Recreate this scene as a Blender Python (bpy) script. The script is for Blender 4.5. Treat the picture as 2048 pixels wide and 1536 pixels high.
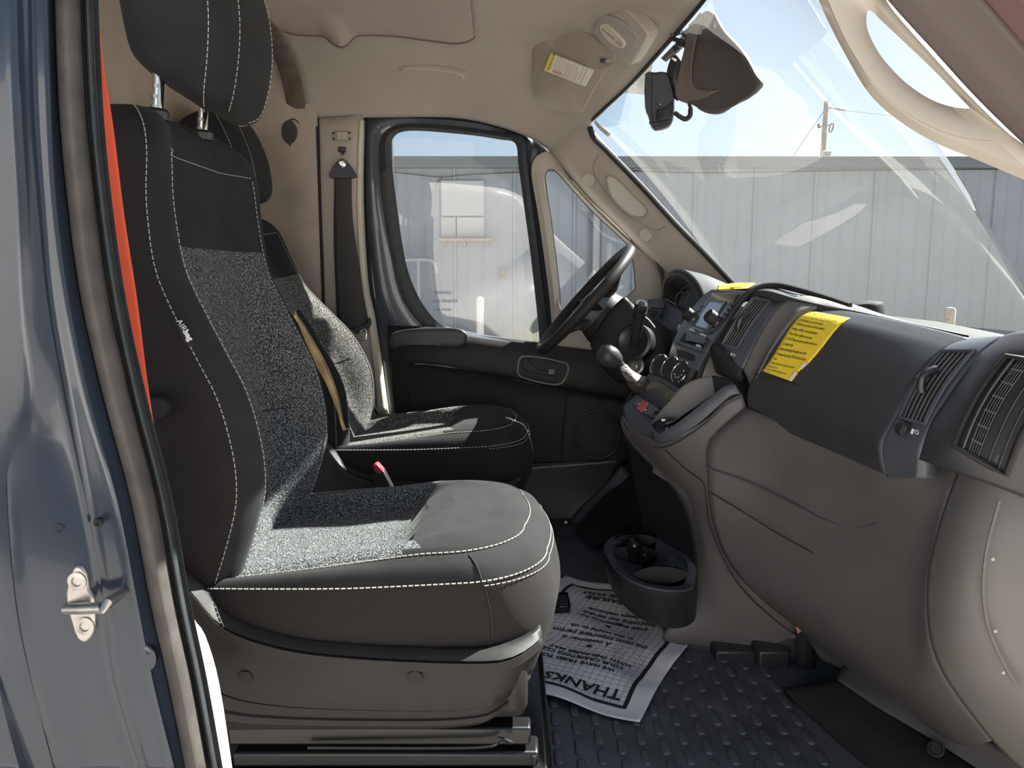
import bpy, bmesh, math, random
from mathutils import Vector, Matrix
for o in list(bpy.data.objects): bpy.data.objects.remove(o, do_unlink=True)
SC = bpy.context.scene; COL = SC.collection
R = math.radians; V = Vector; rnd = random.Random(7)

# ---------------------------------------------------------------- camera, sky, sun, exposure
# van frame: x forward, y towards the driver's side, z up from the cab floor; metres
CAM = V((0, -1.85, .87)); PITCH = R(7.9); FPX = 1538.0
cd = bpy.data.cameras.new('camera'); cam = bpy.data.objects.new('camera', cd); COL.objects.link(cam)
cam.location = CAM; cam.rotation_euler = (R(90) - PITCH, 0, 0)
cd.sensor_width = 36; cd.lens = FPX / 2048 * 36; cd.clip_start = .02; cd.clip_end = 500
SC.camera = cam
SUN = V((.86, .50, 1.0)).normalized()
w = bpy.data.worlds.new('sky'); SC.world = w; w.use_nodes = True
nt = w.node_tree; bg = nt.nodes['Background']
sky = nt.nodes.new('ShaderNodeTexSky'); sky.sky_type = 'NISHITA'; sky.sun_disc = False
sky.sun_elevation = math.asin(SUN.z); sky.sun_rotation = math.atan2(SUN.x, SUN.y)
sky.air_density = 1.0; sky.dust_density = 2.6; sky.ozone_density = 1.4
nt.links.new(sky.outputs[0], bg.inputs[0]); bg.inputs[1].default_value = .080
sl = bpy.data.lights.new('sun', 'SUN'); so = bpy.data.objects.new('sun', sl); COL.objects.link(so)
sl.energy = 13; sl.angle = R(.55); sl.color = (1, .95, .87)
so.rotation_euler = SUN.to_track_quat('Z', 'Y').to_euler()
vs = SC.view_settings; vs.view_transform = 'Standard'; vs.look = 'None'; vs.exposure = 1.0; vs.gamma = 1; vs.use_curve_mapping = False
SC.cycles.max_bounces = 10; SC.cycles.transparent_max_bounces = 16; SC.cycles.caustics_reflective = False; SC.cycles.caustics_refractive = False

def at(px, py, Y):
    "point at lateral depth Y that the photograph shows at pixel (px, py)"
    u = (px - 1024) / FPX; v = (768 - py) / FPX; c, s = math.cos(PITCH), math.sin(PITCH)
    t = (Y - CAM.y) / (c + s * v)
    return V((u * t, Y, CAM.z + t * (-s + c * v)))
def atz(px, py, Z):
    "point at height Z that the photograph shows at pixel (px, py)"
    u = (px - 1024) / FPX; v = (768 - py) / FPX; c, s = math.cos(PITCH), math.sin(PITCH)
    t = (Z - CAM.z) / (-s + c * v)
    return V((u * t, CAM.y + t * (c + s * v), Z))

# ---------------------------------------------------------------- materials
def mat(name, col, rough=.5, metal=0., bump=None, vary=0., vscale=8., coat=0., spec=.5, sheen=0., trans=None):
    m = bpy.data.materials.new(name); m.use_nodes = True; t = m.node_tree; b = t.nodes['Principled BSDF']
    b.inputs['Base Color'].default_value = (*col, 1); b.inputs['Roughness'].default_value = rough
    b.inputs['Metallic'].default_value = metal; b.inputs['Specular IOR Level'].default_value = spec
    if coat: b.inputs['Coat Weight'].default_value = coat; b.inputs['Coat Roughness'].default_value = .04
    if sheen: b.inputs['Sheen Weight'].default_value = sheen; b.inputs['Sheen Roughness'].default_value = .4
    tc = t.nodes.new('ShaderNodeTexCoord')
    if vary:
        n = t.nodes.new('ShaderNodeTexNoise'); n.inputs['Scale'].default_value = vscale; n.inputs['Detail'].default_value = 5
        r = t.nodes.new('ShaderNodeValToRGB')
        r.color_ramp.elements[0].position = .3; r.color_ramp.elements[1].position = .72
        r.color_ramp.elements[0].color = (*[c * (1 - vary) for c in col], 1)
        r.color_ramp.elements[1].color = (*[min(1, c * (1 + vary)) for c in col], 1)
        t.links.new(tc.outputs['Object'], n.inputs['Vector']); t.links.new(n.outputs['Fac'], r.inputs[0]); t.links.new(r.outputs[0], b.inputs['Base Color'])
    if bump:
        n = t.nodes.new('ShaderNodeTexNoise'); n.inputs['Scale'].default_value = bump[0]; n.inputs['Detail'].default_value = 2
        bp = t.nodes.new('ShaderNodeBump'); bp.inputs['Strength'].default_value = bump[1]; bp.inputs['Distance'].default_value = bump[2] if len(bump) > 2 else .001
        t.links.new(tc.outputs['Object'], n.inputs['Vector']); t.links.new(n.outputs['Fac'], bp.inputs['Height']); t.links.new(bp.outputs[0], b.inputs['Normal'])
    return m
def knit(name, dark, light, scale=430, lo=.45, hi=.6):
    m = mat(name, dark, .95, sheen=.04, spec=.15); t = m.node_tree; b = t.nodes['Principled BSDF']
    tc = t.nodes.new('ShaderNodeTexCoord'); n = t.nodes.new('ShaderNodeTexNoise'); n.inputs['Scale'].default_value = scale; n.inputs['Detail'].default_value = 1
    r = t.nodes.new('ShaderNodeValToRGB'); r.color_ramp.elements[0].position = lo; r.color_ramp.elements[1].position = hi
    r.color_ramp.elements[0].color = (*dark, 1); r.color_ramp.elements[1].color = (*light, 1)
    bp = t.nodes.new('ShaderNodeBump'); bp.inputs['Strength'].default_value = .5; bp.inputs['Distance'].default_value = .001
    t.links.new(tc.outputs['Object'], n.inputs['Vector']); t.links.new(n.outputs['Fac'], r.inputs[0]); t.links.new(r.outputs[0], b.inputs['Base Color'])
    t.links.new(n.outputs['Fac'], bp.inputs['Height']); t.links.new(bp.outputs[0], b.inputs['Normal'])
    return m
def twill(name, col, scale=260, k=1.5):
    m = mat(name, col, .95, sheen=.03, spec=.12); t = m.node_tree; b = t.nodes['Principled BSDF']
    tc = t.nodes.new('ShaderNodeTexCoord'); wv = t.nodes.new('ShaderNodeTexWave'); wv.bands_direction = 'DIAGONAL'
    wv.inputs['Scale'].default_value = scale; wv.inputs['Distortion'].default_value = .6
    r = t.nodes.new('ShaderNodeValToRGB'); r.color_ramp.elements[0].color = (*[c * .7 for c in col], 1); r.color_ramp.elements[1].color = (*[c * k for c in col], 1)
    bp = t.nodes.new('ShaderNodeBump'); bp.inputs['Strength'].default_value = .35; bp.inputs['Distance'].default_value = .0008
    t.links.new(tc.outputs['Object'], wv.inputs['Vector']); t.links.new(wv.outputs['Fac'], r.inputs[0]); t.links.new(r.outputs[0], b.inputs['Base Color'])
    t.links.new(wv.outputs['Fac'], bp.inputs['Height']); t.links.new(bp.outputs[0], b.inputs['Normal'])
    return m
def glass(name, tint=(1, 1, 1), refl=1.0, dust=0., dustcol=(.8, .8, .78)):
    "thin pane: lets light straight through, mirrors by angle, with a film of fine dust"
    m = bpy.data.materials.new(name); m.use_nodes = True; t = m.node_tree; t.nodes.clear()
    out = t.nodes.new('ShaderNodeOutputMaterial'); tr = t.nodes.new('ShaderNodeBsdfTransparent'); tr.inputs[0].default_value = (*tint, 1)
    gl = t.nodes.new('ShaderNodeBsdfGlossy'); gl.inputs['Roughness'].default_value = .0
    fr = t.nodes.new('ShaderNodeLayerWeight'); fr.inputs[0].default_value = .5      # 'Facing' = 1 - |cos|
    pw = t.nodes.new('ShaderNodeMath'); pw.operation = 'POWER'; pw.inputs[1].default_value = 5; t.links.new(fr.outputs['Facing'], pw.inputs[0])
    mu = t.nodes.new('ShaderNodeMath'); mu.operation = 'MULTIPLY_ADD'; mu.inputs[1].default_value = .92 * refl; mu.inputs[2].default_value = .07 * refl
    mx = t.nodes.new('ShaderNodeMixShader'); t.links.new(pw.outputs[0], mu.inputs[0]); t.links.new(mu.outputs[0], mx.inputs[0])
    t.links.new(tr.outputs[0], mx.inputs[1]); t.links.new(gl.outputs[0], mx.inputs[2]); last = mx
    if dust:
        tc = t.nodes.new('ShaderNodeTexCoord'); n = t.nodes.new('ShaderNodeTexNoise'); n.inputs['Scale'].default_value = 620; n.inputs['Detail'].default_value = 3
        r = t.nodes.new('ShaderNodeMapRange'); r.inputs[1].default_value = .5; r.inputs[2].default_value = .8; r.inputs[3].default_value = dust * .75; r.inputs[4].default_value = dust * 2.6
        d1 = t.nodes.new('ShaderNodeBsdfTranslucent'); d1.inputs[0].default_value = (*dustcol, 1)
        m2 = t.nodes.new('ShaderNodeMixShader'); t.links.new(tc.outputs['Object'], n.inputs['Vector']); t.links.new(n.outputs['Fac'], r.inputs[0])
        t.links.new(r.outputs[0], m2.inputs[0]); t.links.new(mx.outputs[0], m2.inputs[1]); t.links.new(d1.outputs[0], m2.inputs[2]); last = m2
    t.links.new(last.outputs[0], out.inputs[0]); return m

M = {}
M['plastic'] = mat('black_plastic', (.026, .024, .024), .52, spec=.25, bump=(900, .35, .0006), vary=.12, vscale=14)
M['plastic_soft'] = mat('soft_dash_plastic', (.036, .036, .041), .42, bump=(620, .55, .0008), vary=.1, vscale=10)
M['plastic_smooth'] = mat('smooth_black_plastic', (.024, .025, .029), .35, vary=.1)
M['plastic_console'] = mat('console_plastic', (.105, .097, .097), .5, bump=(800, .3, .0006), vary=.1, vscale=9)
M['plastic_blue'] = mat('slate_trim_plastic', (.075, .083, .098), .4, bump=(700, .3, .0005))
M['grey_plastic'] = mat('pod_grey_plastic', (.13, .123, .117), .55, bump=(700, .3, .0006))
M['black'] = mat('matt_black', (.012, .012, .013), .7)
M['gloss_black'] = mat('gloss_black', (.012, .012, .014), .12)
M['rubber'] = mat('seal_rubber', (.055, .048, .044), .6, vary=.3, vscale=30, bump=(300, .3, .001))
M['rubber_dark'] = mat('dark_seal_rubber', (.028, .032, .036), .5, vary=.2, vscale=40, bump=(500, .5, .001))
M['chrome'] = mat('chrome', (.75, .75, .74), .12, 1)
M['steel'] = mat('worn_steel', (.42, .40, .38), .38, .9, vary=.25, vscale=40)
M['rail'] = mat('black_steel', (.010, .010, .011), .3, 0)
M['beige'] = mat('beige_liner', (.385, .35, .305), .85, bump=(700, .3, .0008), vary=.05, vscale=6)
M['beige_plastic'] = mat('beige_plastic', (.42, .38, .33), .55, bump=(900, .2, .0005), vary=.04, vscale=6)
M['cream'] = mat('cream_trim', (.62, .57, .47), .5, vary=.05)
M['liner_mauve'] = mat('mauve_roof_fabric', (.35, .285, .26), .95, bump=(600, .4, .001), vary=.06, vscale=5)
M['visor'] = mat('visor_vinyl', (.34, .305, .255), .7, bump=(700, .3, .0006))
M['dome_grey'] = mat('dome_lamp_bezel', (.36, .345, .32), .45)
M['lens'] = mat('dome_lens', (.58, .53, .45), .3)
M['partition'] = mat('partition_panel', (.45, .385, .325), .42, .15, vary=.14, vscale=7, bump=(40, .1, .002))
M['paint'] = mat('slate_blue_paint', (.024, .034, .052), .16, .0, coat=.3, vary=.1, vscale=6, spec=.4)
M['frame'] = mat('door_frame_paint', (.035, .042, .058), .3, .3, coat=.6)
M['orange'] = mat('orange_webbing', (.80, .105, .045), .7, bump=(500, .3, .0006))
M['webbing'] = mat('belt_webbing', (.045, .043, .042), .75, bump=(500, .5, .0006))
M['red'] = mat('red_plastic', (.60, .05, .05), .4)
M['red_button'] = mat('hazard_red', (.52, .085, .085), .45)
M['knit'] = knit('speckled_knit', (.022, .024, .027), (.25, .255, .26), 430, .46, .66)
M['knit_d'] = knit('speckled_knit_driver', (.03, .03, .03), (.30, .295, .28), 380, .46, .66)
M['twill'] = twill('black_twill', (.024, .022, .022))
M['cloth'] = mat('plain_charcoal_cloth', (.023, .024, .027), .95, sheen=.04, spec=.15, bump=(900, .4, .0006), vary=.15, vscale=18)
M['cloth_front'] = mat('washed_charcoal_cloth', (.023, .023, .024), .95, sheen=.04, spec=.15, bump=(900, .4, .0006), vary=.2, vscale=12)
M['thread'] = mat('white_thread', (.38, .36, .33), .8)
M['foam'] = mat('torn_foam', (.74, .55, .28), .95, vary=.35, vscale=16, bump=(90, .6, .004))
M['mat'] = mat('rubber_floor_mat', (.085, .092, .102), .5, bump=(300, .35, .001), vary=.35, vscale=9)
M['paper'] = mat('white_paper', (.90, .885, .90), .8, vary=.04, vscale=6)
M['ink'] = mat('black_ink', (.02, .02, .022), .8)
M['ink_grey'] = mat('grey_ink', (.18, .18, .2), .8)
M['yellow'] = mat('yellow_sheet', (.92, .66, .035), .6, vary=.04, vscale=12)
M['label_yellow'] = mat('label_yellow', (.75, .62, .12), .6)
M['label_white'] = mat('label_white', (.72, .69, .63), .6)
M['label_red'] = mat('label_red', (.55, .12, .1), .6)
M['print_white'] = mat('white_print', (.75, .75, .75), .6)
M['screen'] = mat('radio_screen', (.16, .16, .17), .12, coat=.5)
M['peel'] = mat('sheet_back', (.66, .52, .43), .7)
M['glass'] = glass('door_glass', (.93, .97, .97), 1.0, .02)
M['qglass'] = glass('quarter_glass', (.90, .95, .97), .7, .015)
M['wglass'] = glass('dusty_windshield', (.86, .93, .93), .8, .03)
M['frit'] = mat('dark_cover', (.07, .06, .058), .55)
M['cap'] = mat('rubber_plug', (.05, .045, .045), .6)
# ---------------------------------------------------------------- builders
ROOT = {}
def place(o, parent):
    COL.objects.link(o)
    if parent is not None: o.parent = parent
def base_of(parent):
    while parent is not None and parent.parent is not None: parent = parent.parent
    return V((0, 0, 0)) if parent is None else parent.location.copy()
def thing(name, label, cat=None, loc=(0, 0, 0), group=None, kind=None):
    o = bpy.data.objects.new(name, None); o.empty_display_size = .05; COL.objects.link(o); o.location = loc
    return tag(o, label, cat, group, kind)
def tag(o, label=None, cat=None, group=None, kind=None):
    if label: o['label'] = label
    if cat: o['category'] = cat
    if group: o['group'] = group
    if kind: o['kind'] = kind
    return o
def mesh(name, verts, faces, material, parent=None, smooth=True, thick=0, bevel=0, seg=2, sub=0, offset=-1, mats=None, fm=None):
    me = bpy.data.meshes.new(name); b = base_of(parent)
    own = V((0, 0, 0))
    if parent is None and verts:   # a thing of one mesh: origin at its base
        vs_ = [V(v) for v in verts]; own = V((sum(v.x for v in vs_) / len(vs_), sum(v.y for v in vs_) / len(vs_), min(v.z for v in vs_)))
    me.from_pydata([tuple(V(v) - b - own) for v in verts], [], faces); me.update()
    if thick:                                   # open skins: front side towards the cab opening, thickness goes behind
        c_ = V((0, 0, 0)); n_ = V((0, 0, 0))
        for p_ in me.polygons: c_ += p_.center * p_.area; n_ += p_.normal * p_.area
        ar = sum(p_.area for p_ in me.polygons) or 1
        if n_.dot(CAM - (c_ / ar + b + own)) < 0: me.flip_normals()
    else:
        bm = bmesh.new(); bm.from_mesh(me); bmesh.ops.recalc_face_normals(bm, faces=bm.faces); bm.to_mesh(me); bm.free()
    if mats:
        for m_ in mats: me.materials.append(M[m_])
        me.polygons.foreach_set('material_index', fm)
    else: me.materials.append(M[material] if isinstance(material, str) else material)
    if smooth:
        me.polygons.foreach_set('use_smooth', [True] * len(me.polygons))
    o = bpy.data.objects.new(name, me); place(o, parent); o.location = own
    if thick:
        s = o.modifiers.new('thickness', 'SOLIDIFY'); s.thickness = thick; s.offset = offset
    if bevel:
        s = o.modifiers.new('bevel', 'BEVEL'); s.width = bevel; s.segments = seg; s.limit_method = 'ANGLE'; s.angle_limit = R(40)
    if sub:
        s = o.modifiers.new('sub', 'SUBSURF'); s.levels = s.render_levels = sub
    if smooth and not sub:
        try: me.set_sharp_from_angle(angle=R(42))
        except Exception: pass
    return o
def cr(p, n, closed=False):
    "Catmull-Rom through points (tuples of any length)"
    out = []; L = len(p); segs = L if closed else L - 1
    for i in range(segs):
        a = p[(i - 1) % L] if closed or i > 0 else p[0]; b = p[i]; c = p[(i + 1) % L]; d = p[(i + 2) % L] if closed or i + 2 < L else p[-1]
        for k in range(n):
            t = k / n; t2, t3 = t * t, t * t * t
            out.append(tuple(.5 * (2 * B + (C - A) * t + (2 * A - 5 * B + 4 * C - D) * t2 + (3 * B - A - 3 * C + D) * t3) for A, B, C, D in zip(a, b, c, d)))
    if not closed: out.append(tuple(p[-1]))
    return out
def lin(p, n):
    out = []
    for a, b in zip(p, p[1:]):
        for k in range(n): out.append(tuple(A + (B - A) * k / n for A, B in zip(a, b)))
    return out + [tuple(p[-1])]
def grid_pts(rows, nr, nc, closed=False):
    rows = [cr([tuple(q) for q in r], nc, closed) for r in rows]
    cols = [cr([r[i] for r in rows], nr) for i in range(len(rows[0]))]
    return [[c[j] for c in cols] for j in range(len(cols[0]))]
def grid_mesh(g, closed=False):
    nr, nc = len(g), len(g[0]); v = [p for r in g for p in r]; f = []
    for j in range(nr - 1):
        for i in range(nc if closed else nc - 1):
            k = (i + 1) % nc
            f.append((j * nc + i, j * nc + k, (j + 1) * nc + k, (j + 1) * nc + i))
    return v, f
def patch(name, rows, material, parent=None, thick=.012, nr=4, nc=4, closed=False, offset=-1, bevel=0):
    v, f = grid_mesh(grid_pts(rows, nr, nc, closed), closed)
    return mesh(name, v, f, material, parent, True, thick, bevel, offset=offset)
def ppatch(name, rows, material, parent=None, **k):
    "patch from rows of (px, py, Y)"
    return patch(name, [[at(*q) for q in r] for r in rows], material, parent, **k)
def box(name, c, size, material, parent=None, bevel=.004, rot=None, seg=2):
    c = V(c); s = V(size) / 2; m = rot if rot is not None else Matrix.Identity(3)
    v = [c + m @ V((s.x * a, s.y * b, s.z * d)) for a in (-1, 1) for b in (-1, 1) for d in (-1, 1)]
    f = [(0, 1, 3, 2), (4, 6, 7, 5), (0, 4, 5, 1), (2, 3, 7, 6), (0, 2, 6, 4), (1, 5, 7, 3)]
    return mesh(name, v, f, material, parent, True, 0, bevel, seg)
def frame_of(d):
    d = V(d).normalized(); a = V((0, 0, 1)) if abs(d.z) < .9 else V((1, 0, 0))
    x = d.cross(a).normalized(); return x, d.cross(x).normalized()
def tube_geo(pts, r, n=8, closed=False, flat=1., up=None):
    pts = [V(p) for p in pts]; L = len(pts); rs = r if isinstance(r, (list, tuple)) else [r] * L; v = []; f = []
    x = None
    for i, p in enumerate(pts):
        a = pts[(i - 1) % L] if closed or i else pts[0]; b = pts[(i + 1) % L] if closed or i < L - 1 else pts[-1]
        d = (b - a).normalized()
        if up is not None: x = d.cross(V(up)).normalized()
        elif x is None: x, _ = frame_of(d)
        else: x = (x - d * x.dot(d)).normalized()
        y = d.cross(x)
        for k in range(n):
            t = 2 * math.pi * k / n; v.append(p + x * math.cos(t) * rs[i] + y * math.sin(t) * rs[i] * flat)
    for i in range(L if closed else L - 1):
        j = (i + 1) % L
        for k in range(n): f.append((i * n + k, i * n + (k + 1) % n, j * n + (k + 1) % n, j * n + k))
    if not closed: f += [tuple(range(n))[::-1], tuple((L - 1) * n + k for k in range(n))]
    return v, f
def tube(name, pts, r, material, parent=None, n=10, closed=False, flat=1., up=None):
    v, f = tube_geo(pts, r, n, closed, flat, up); return mesh(name, v, f, material, parent)
def lathe(name, p, axis, prof, material, parent=None, n=24):
    p = V(p); axis = V(axis).normalized(); x, y = frame_of(axis); v = []; f = []
    for r, h in prof:
        for k in range(n):
            t = 2 * math.pi * k / n; v.append(p + axis * h + x * r * math.cos(t) + y * r * math.sin(t))
    for i in range(len(prof) - 1):
        for k in range(n): f.append((i * n + k, i * n + (k + 1) % n, (i + 1) * n + (k + 1) % n, (i + 1) * n + k))
    f += [tuple(range(n))[::-1], tuple((len(prof) - 1) * n + k for k in range(n))]
    return mesh(name, v, f, material, parent)
def prism(name, outline, off, material, parent=None, bevel=.003, smooth=True):
    a = [V(p) for p in outline]; off = V(off); n = len(a); v = a + [p + off for p in a]
    f = [tuple(range(n))[::-1], tuple(range(n, 2 * n))] + [(i, (i + 1) % n, n + (i + 1) % n, n + i) for i in range(n)]
    return mesh(name, v, f, material, parent, smooth, 0, bevel)
def pprism(name, px, Y, depth, material, parent=None, bevel=.003, n=0):
    "plate cut to an outline of pixels at depth Y, going `depth` further away"
    if n: px = cr(px, n, True)
    return prism(name, [at(x, y, Y) for x, y in px], (0, depth, 0), material, parent, bevel)
def resample(p, n, closed=True):
    p = [V(q) for q in p]; q = p + [p[0]] if closed else p
    L = [0]
    for a, b in zip(q, q[1:]): L.append(L[-1] + (b - a).length)
    out = []; k = 0
    for i in range(n):
        s = L[-1] * i / (n if closed else n - 1)
        while k < len(L) - 2 and L[k + 1] < s: k += 1
        t = (s - L[k]) / max(1e-9, L[k + 1] - L[k]); out.append(q[k].lerp(q[k + 1], min(1, t)))
    return out
def ring(name, loops, material, parent=None, n=96, thick=0, close=False, smooth=4):
    "strip bridged between closed outlines, e.g. a window frame"
    ls = [resample(cr([tuple(q) for q in l], smooth, True) if smooth else l, n) for l in loops]
    v = [p for l in ls for p in l]; f = []
    m = len(ls)
    for j in range(m if close else m - 1):
        k = (j + 1) % m
        for i in range(n): f.append((j * n + i, j * n + (i + 1) % n, k * n + (i + 1) % n, k * n + i))
    return mesh(name, v, f, material, parent, True, thick)
def many(name, geos, material, parent=None, smooth=True, kind=None):
    v = []; f = []
    for a, b in geos:
        k = len(v); v += a; f += [tuple(i + k for i in q) for q in b]
    o = mesh(name, v, f, material, parent, smooth)
    if kind: o['kind'] = kind
    return o
def box_geo(c, size, rot=None):
    c = V(c); s = V(size) / 2; m = rot if rot is not None else Matrix.Identity(3)
    v = [c + m @ V((s.x * a, s.y * b, s.z * d)) for a in (-1, 1) for b in (-1, 1) for d in (-1, 1)]
    return v, [(0, 1, 3, 2), (4, 6, 7, 5), (0, 4, 5, 1), (2, 3, 7, 6), (0, 2, 6, 4), (1, 5, 7, 3)]
def dashes(path, on=.0065, off=.0028, r=.0009, lift=None):
    "stitches along a path"
    p = [V(q) for q in path]; L = [0]
    for a, b in zip(p, p[1:]): L.append(L[-1] + (b - a).length)
    def pt(s):
        for k in range(len(L) - 1):
            if L[k + 1] >= s: return p[k].lerp(p[k + 1], (s - L[k]) / max(1e-9, L[k + 1] - L[k]))
        return p[-1]
    out = []; s = 0
    while s + on < L[-1]:
        out.append(tube_geo([pt(s), pt(s + on)], r, 4)); s += on + off
    return out
def text_geo(body, size, bold=0., shear=0., space=1.):
    cu = bpy.data.curves.new('lettering', 'FONT'); cu.body = body; cu.size = size; cu.offset = bold; cu.shear = shear; cu.resolution_u = 2; cu.space_character = space
    o = bpy.data.objects.new('lettering', cu); COL.objects.link(o)
    dg = bpy.context.evaluated_depsgraph_get(); dg.update(); me = bpy.data.meshes.new_from_object(o.evaluated_get(dg))
    v = [tuple(q.co) for q in me.vertices]; f = [tuple(q.vertices) for q in me.polygons]
    bpy.data.objects.remove(o, do_unlink=True); bpy.data.curves.remove(cu); bpy.data.meshes.remove(me)
    return v, f
from mathutils.bvhtree import BVHTree
def ray(px, py):
    u = (px - 1024) / FPX; v = (768 - py) / FPX; c, s = math.cos(PITCH), math.sin(PITCH)
    return V((u, c + s * v, -s + c * v)).normalized()
def surface(rows, nr=4, nc=4):
    "exact skin of a patch, to lay things on it"
    v, f = grid_mesh(grid_pts([[at(*q) for q in r] for r in rows], nr, nc)); return BVHTree.FromPolygons([V(p) for p in v], f)
def surface3(rows, nr=4, nc=4):
    v, f = grid_mesh(grid_pts(rows, nr, nc)); return BVHTree.FromPolygons([V(p) for p in v], f)
def hit(px, py, bvh, up=0.):
    d = ray(px, py); r = bvh.ray_cast(CAM, d)
    if r[0] is None: r = bvh.find_nearest(CAM + d * 1.6)
    n = r[1] if r[1].dot(d) < 0 else -r[1]
    return r[0] + n * up
def lettering(name, lines, fn, material, parent=None):
    "lines: (text, u, v, size, bold, shear); fn maps sheet coordinates (u, v) to a 3D point"
    geos = []
    for L in lines:
        v, f = text_geo(L[0], L[3], L[4] if len(L) > 4 else 0, L[5] if len(L) > 5 else 0, L[6] if len(L) > 6 else 1)
        geos.append(([fn(L[1] + q[0], L[2] + q[1]) for q in v], f))
    v = []; f = []
    for a, b in geos:
        k = len(v); v += a; f += [tuple(i + k for i in q) for q in b]
    return mesh(name, v, f, material, parent, False)
# ================================================================ the setting: cab shell
def st(o, label=None): o['kind'] = 'structure'; (o.__setitem__('label', label) if label else None); return o
def sthing(name, label, loc): return thing(name, label, None, loc, None, 'structure')
def z5(pts): return [(700 + x * .3418, 200 + y * .3418) for x, y in pts]
def z3(pts): return [(1000 + x * .3418, y * .3418) for x, y in pts]

# floor: ribbed rubber mat with raised lozenges, rising to a toe board in front
fl = sthing('floor', 'black rubber cab floor with raised lozenge treads', (0, 0, -.02))
frow = lambda y: [(-.95, y, -.004), (-.4, y, 0), (.2, y, 0), (.50, y, 0), (.70, y, 0), (.80, y, .01), (.90, y, .18), (1.0, y, .45)]
patch('floor_covering', [frow(y) for y in (-.93, -.5, 0, .5, .93)], 'mat', fl, thick=.03, nr=2, nc=5)
# tread lozenges: pairs of raised ovals in staggered rows
def lozenge_mesh():
    me = bpy.data.meshes.new('tread_lozenge'); v = []; f = []
    n = 14
    for r, z in ((1, 0), (.92, .0028), (.55, .0036)):
        for k in range(n):
            t = 2 * math.pi * k / n; c, s = math.cos(t), math.sin(t)
            v.append((c * .0075 * r + (.016 if c > 0 else -.016) * (1 if r > .6 else .9), s * .0085 * r, z))
    for j in range(2):
        for k in range(n): f.append((j * n + k, j * n + (k + 1) % n, (j + 1) * n + (k + 1) % n, (j + 1) * n + k))
    f.append(tuple(2 * n + k for k in range(n)))
    me.from_pydata(v, [], f); me.materials.append(M['mat']); me.polygons.foreach_set('use_smooth', [True] * len(me.polygons)); return me
lz = lozenge_mesh(); k = 0
for i in range(15):
    for j in range(15):
        x = .085 + i * .040; y = -.80 + j * .062 + (.031 if i % 2 else 0)
        if x > .60 + .1 * 0 or y > .10 or (y > -.16 and x > .3): continue
        if x < .2 and y < -.66: continue
        o = bpy.data.objects.new('tread_lozenge', lz); place(o, fl); o.location = (x, y, .0205); o.rotation_euler = (0, 0, R(90 if (i + j) % 2 else 90)); k += 1

# ceiling: moulded beige headliner, front edge follows the windshield header
side = [
 [(-.715, .885, 1.412), (-.49, .885, 1.412), (-.21, .885, 1.412), (-.05, .885, 1.383), (.062, .885, 1.343), (.135, .87, 1.300)],
 [(-.715, .850, 1.490), (-.49, .850, 1.490), (-.21, .850, 1.482), (-.04, .842, 1.443), (.09, .830, 1.396), (.20, .810, 1.342)],
 [(-.715, .765, 1.555), (-.49, .765, 1.555), (-.21, .760, 1.545), (-.03, .742, 1.506), (.13, .730, 1.452), (.275, .745, 1.380)],
 [(-.715, .610, 1.600), (-.49, .610, 1.600), (-.21, .610, 1.595), (-.03, .600, 1.562), (.16, .585, 1.515), (.352, .56, 1.447)],
 [(-.715, .300, 1.622), (-.49, .300, 1.622), (-.21, .300, 1.622), (.0, .300, 1.604), (.20, .300, 1.572), (.425, .30, 1.508)],
 [(-.715, 0, 1.63), (-.49, 0, 1.63), (-.21, 0, 1.63), (.0, 0, 1.615), (.22, 0, 1.588), (.46, 0, 1.532)]]
rows = side + [[(x, -y, z) for x, y, z in r] for r in side[-2::-1]]
HL = surface3(rows)
ce = sthing('ceiling', 'beige moulded headliner of the cab', (0, 0, 1.3))
patch('headliner_shell', rows, 'beige', ce, thick=.03, nr=4, nc=4)
# roof skin above it
patch('roof_skin', [[(-1.0, y, z), (-.3, y, z), (.05, y, z - .02), (.30, y, z - .10), (.43, y * .8, z - .16)] for y, z in ((-.95, 1.62), (-.6, 1.75), (0, 1.78), (.6, 1.75), (.95, 1.62))], 'paint', ce, thick=.01, nr=3, nc=3)
# sagging mauve roof fabric that ends in a wavy edge
edge = [(566, 58), (590, 66), (622, 68), (648, 70), (664, 84), (683, 92), (697, 84), (711, 70), (740, 67), (800, 70), (850, 77), (905, 84), (935, 80), (949, 71)]
gr = []
for x, y in edge:
    e = at(x, y, .565 + (70 - y) * .0006)
    gr.append(e)
pr = []
for t, dz in ((0, -.004), (.12, -.010), (.4, -.004), (1, -.002)):
    pr.append([(e.x, e.y * (1 - min(1, t * 5)) + (.578 - .001) * min(1, t * 5) - t * .58, e.z * (1 - min(1, t * 5)) + (1.582 + .006) * min(1, t * 5) + .012 * t + dz) for e in gr])
patch('roof_fabric', pr, 'liner_mauve', ce, thick=.008, nr=5, nc=3)
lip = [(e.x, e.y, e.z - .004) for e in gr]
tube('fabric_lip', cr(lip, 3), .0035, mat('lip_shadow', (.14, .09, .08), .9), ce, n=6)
# grab recess in the side moulding
hp = [hit(x, y, HL, -.002) for x, y in ((797, 139), (830, 134), (870, 135), (905, 140), (935, 149))]
rec = mat('recess_beige', (.33, .29, .24), .9)
tube('grab_recess', cr([tuple(p) for p in hp], 4), [.004] + [.010] * (len(hp) * 4 - 5) + [.004, .003], 'beige', ce, n=8, flat=.7)
hp2 = [hit(x, y, HL, .004) for x, y in ((806, 141), (812, 136), (845, 135), (880, 138), (915, 144), (927, 150), (924, 154))]
tube('grab_lip', cr([tuple(p) for p in hp2], 4), .0055, 'beige_plastic', ce, n=8)
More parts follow.
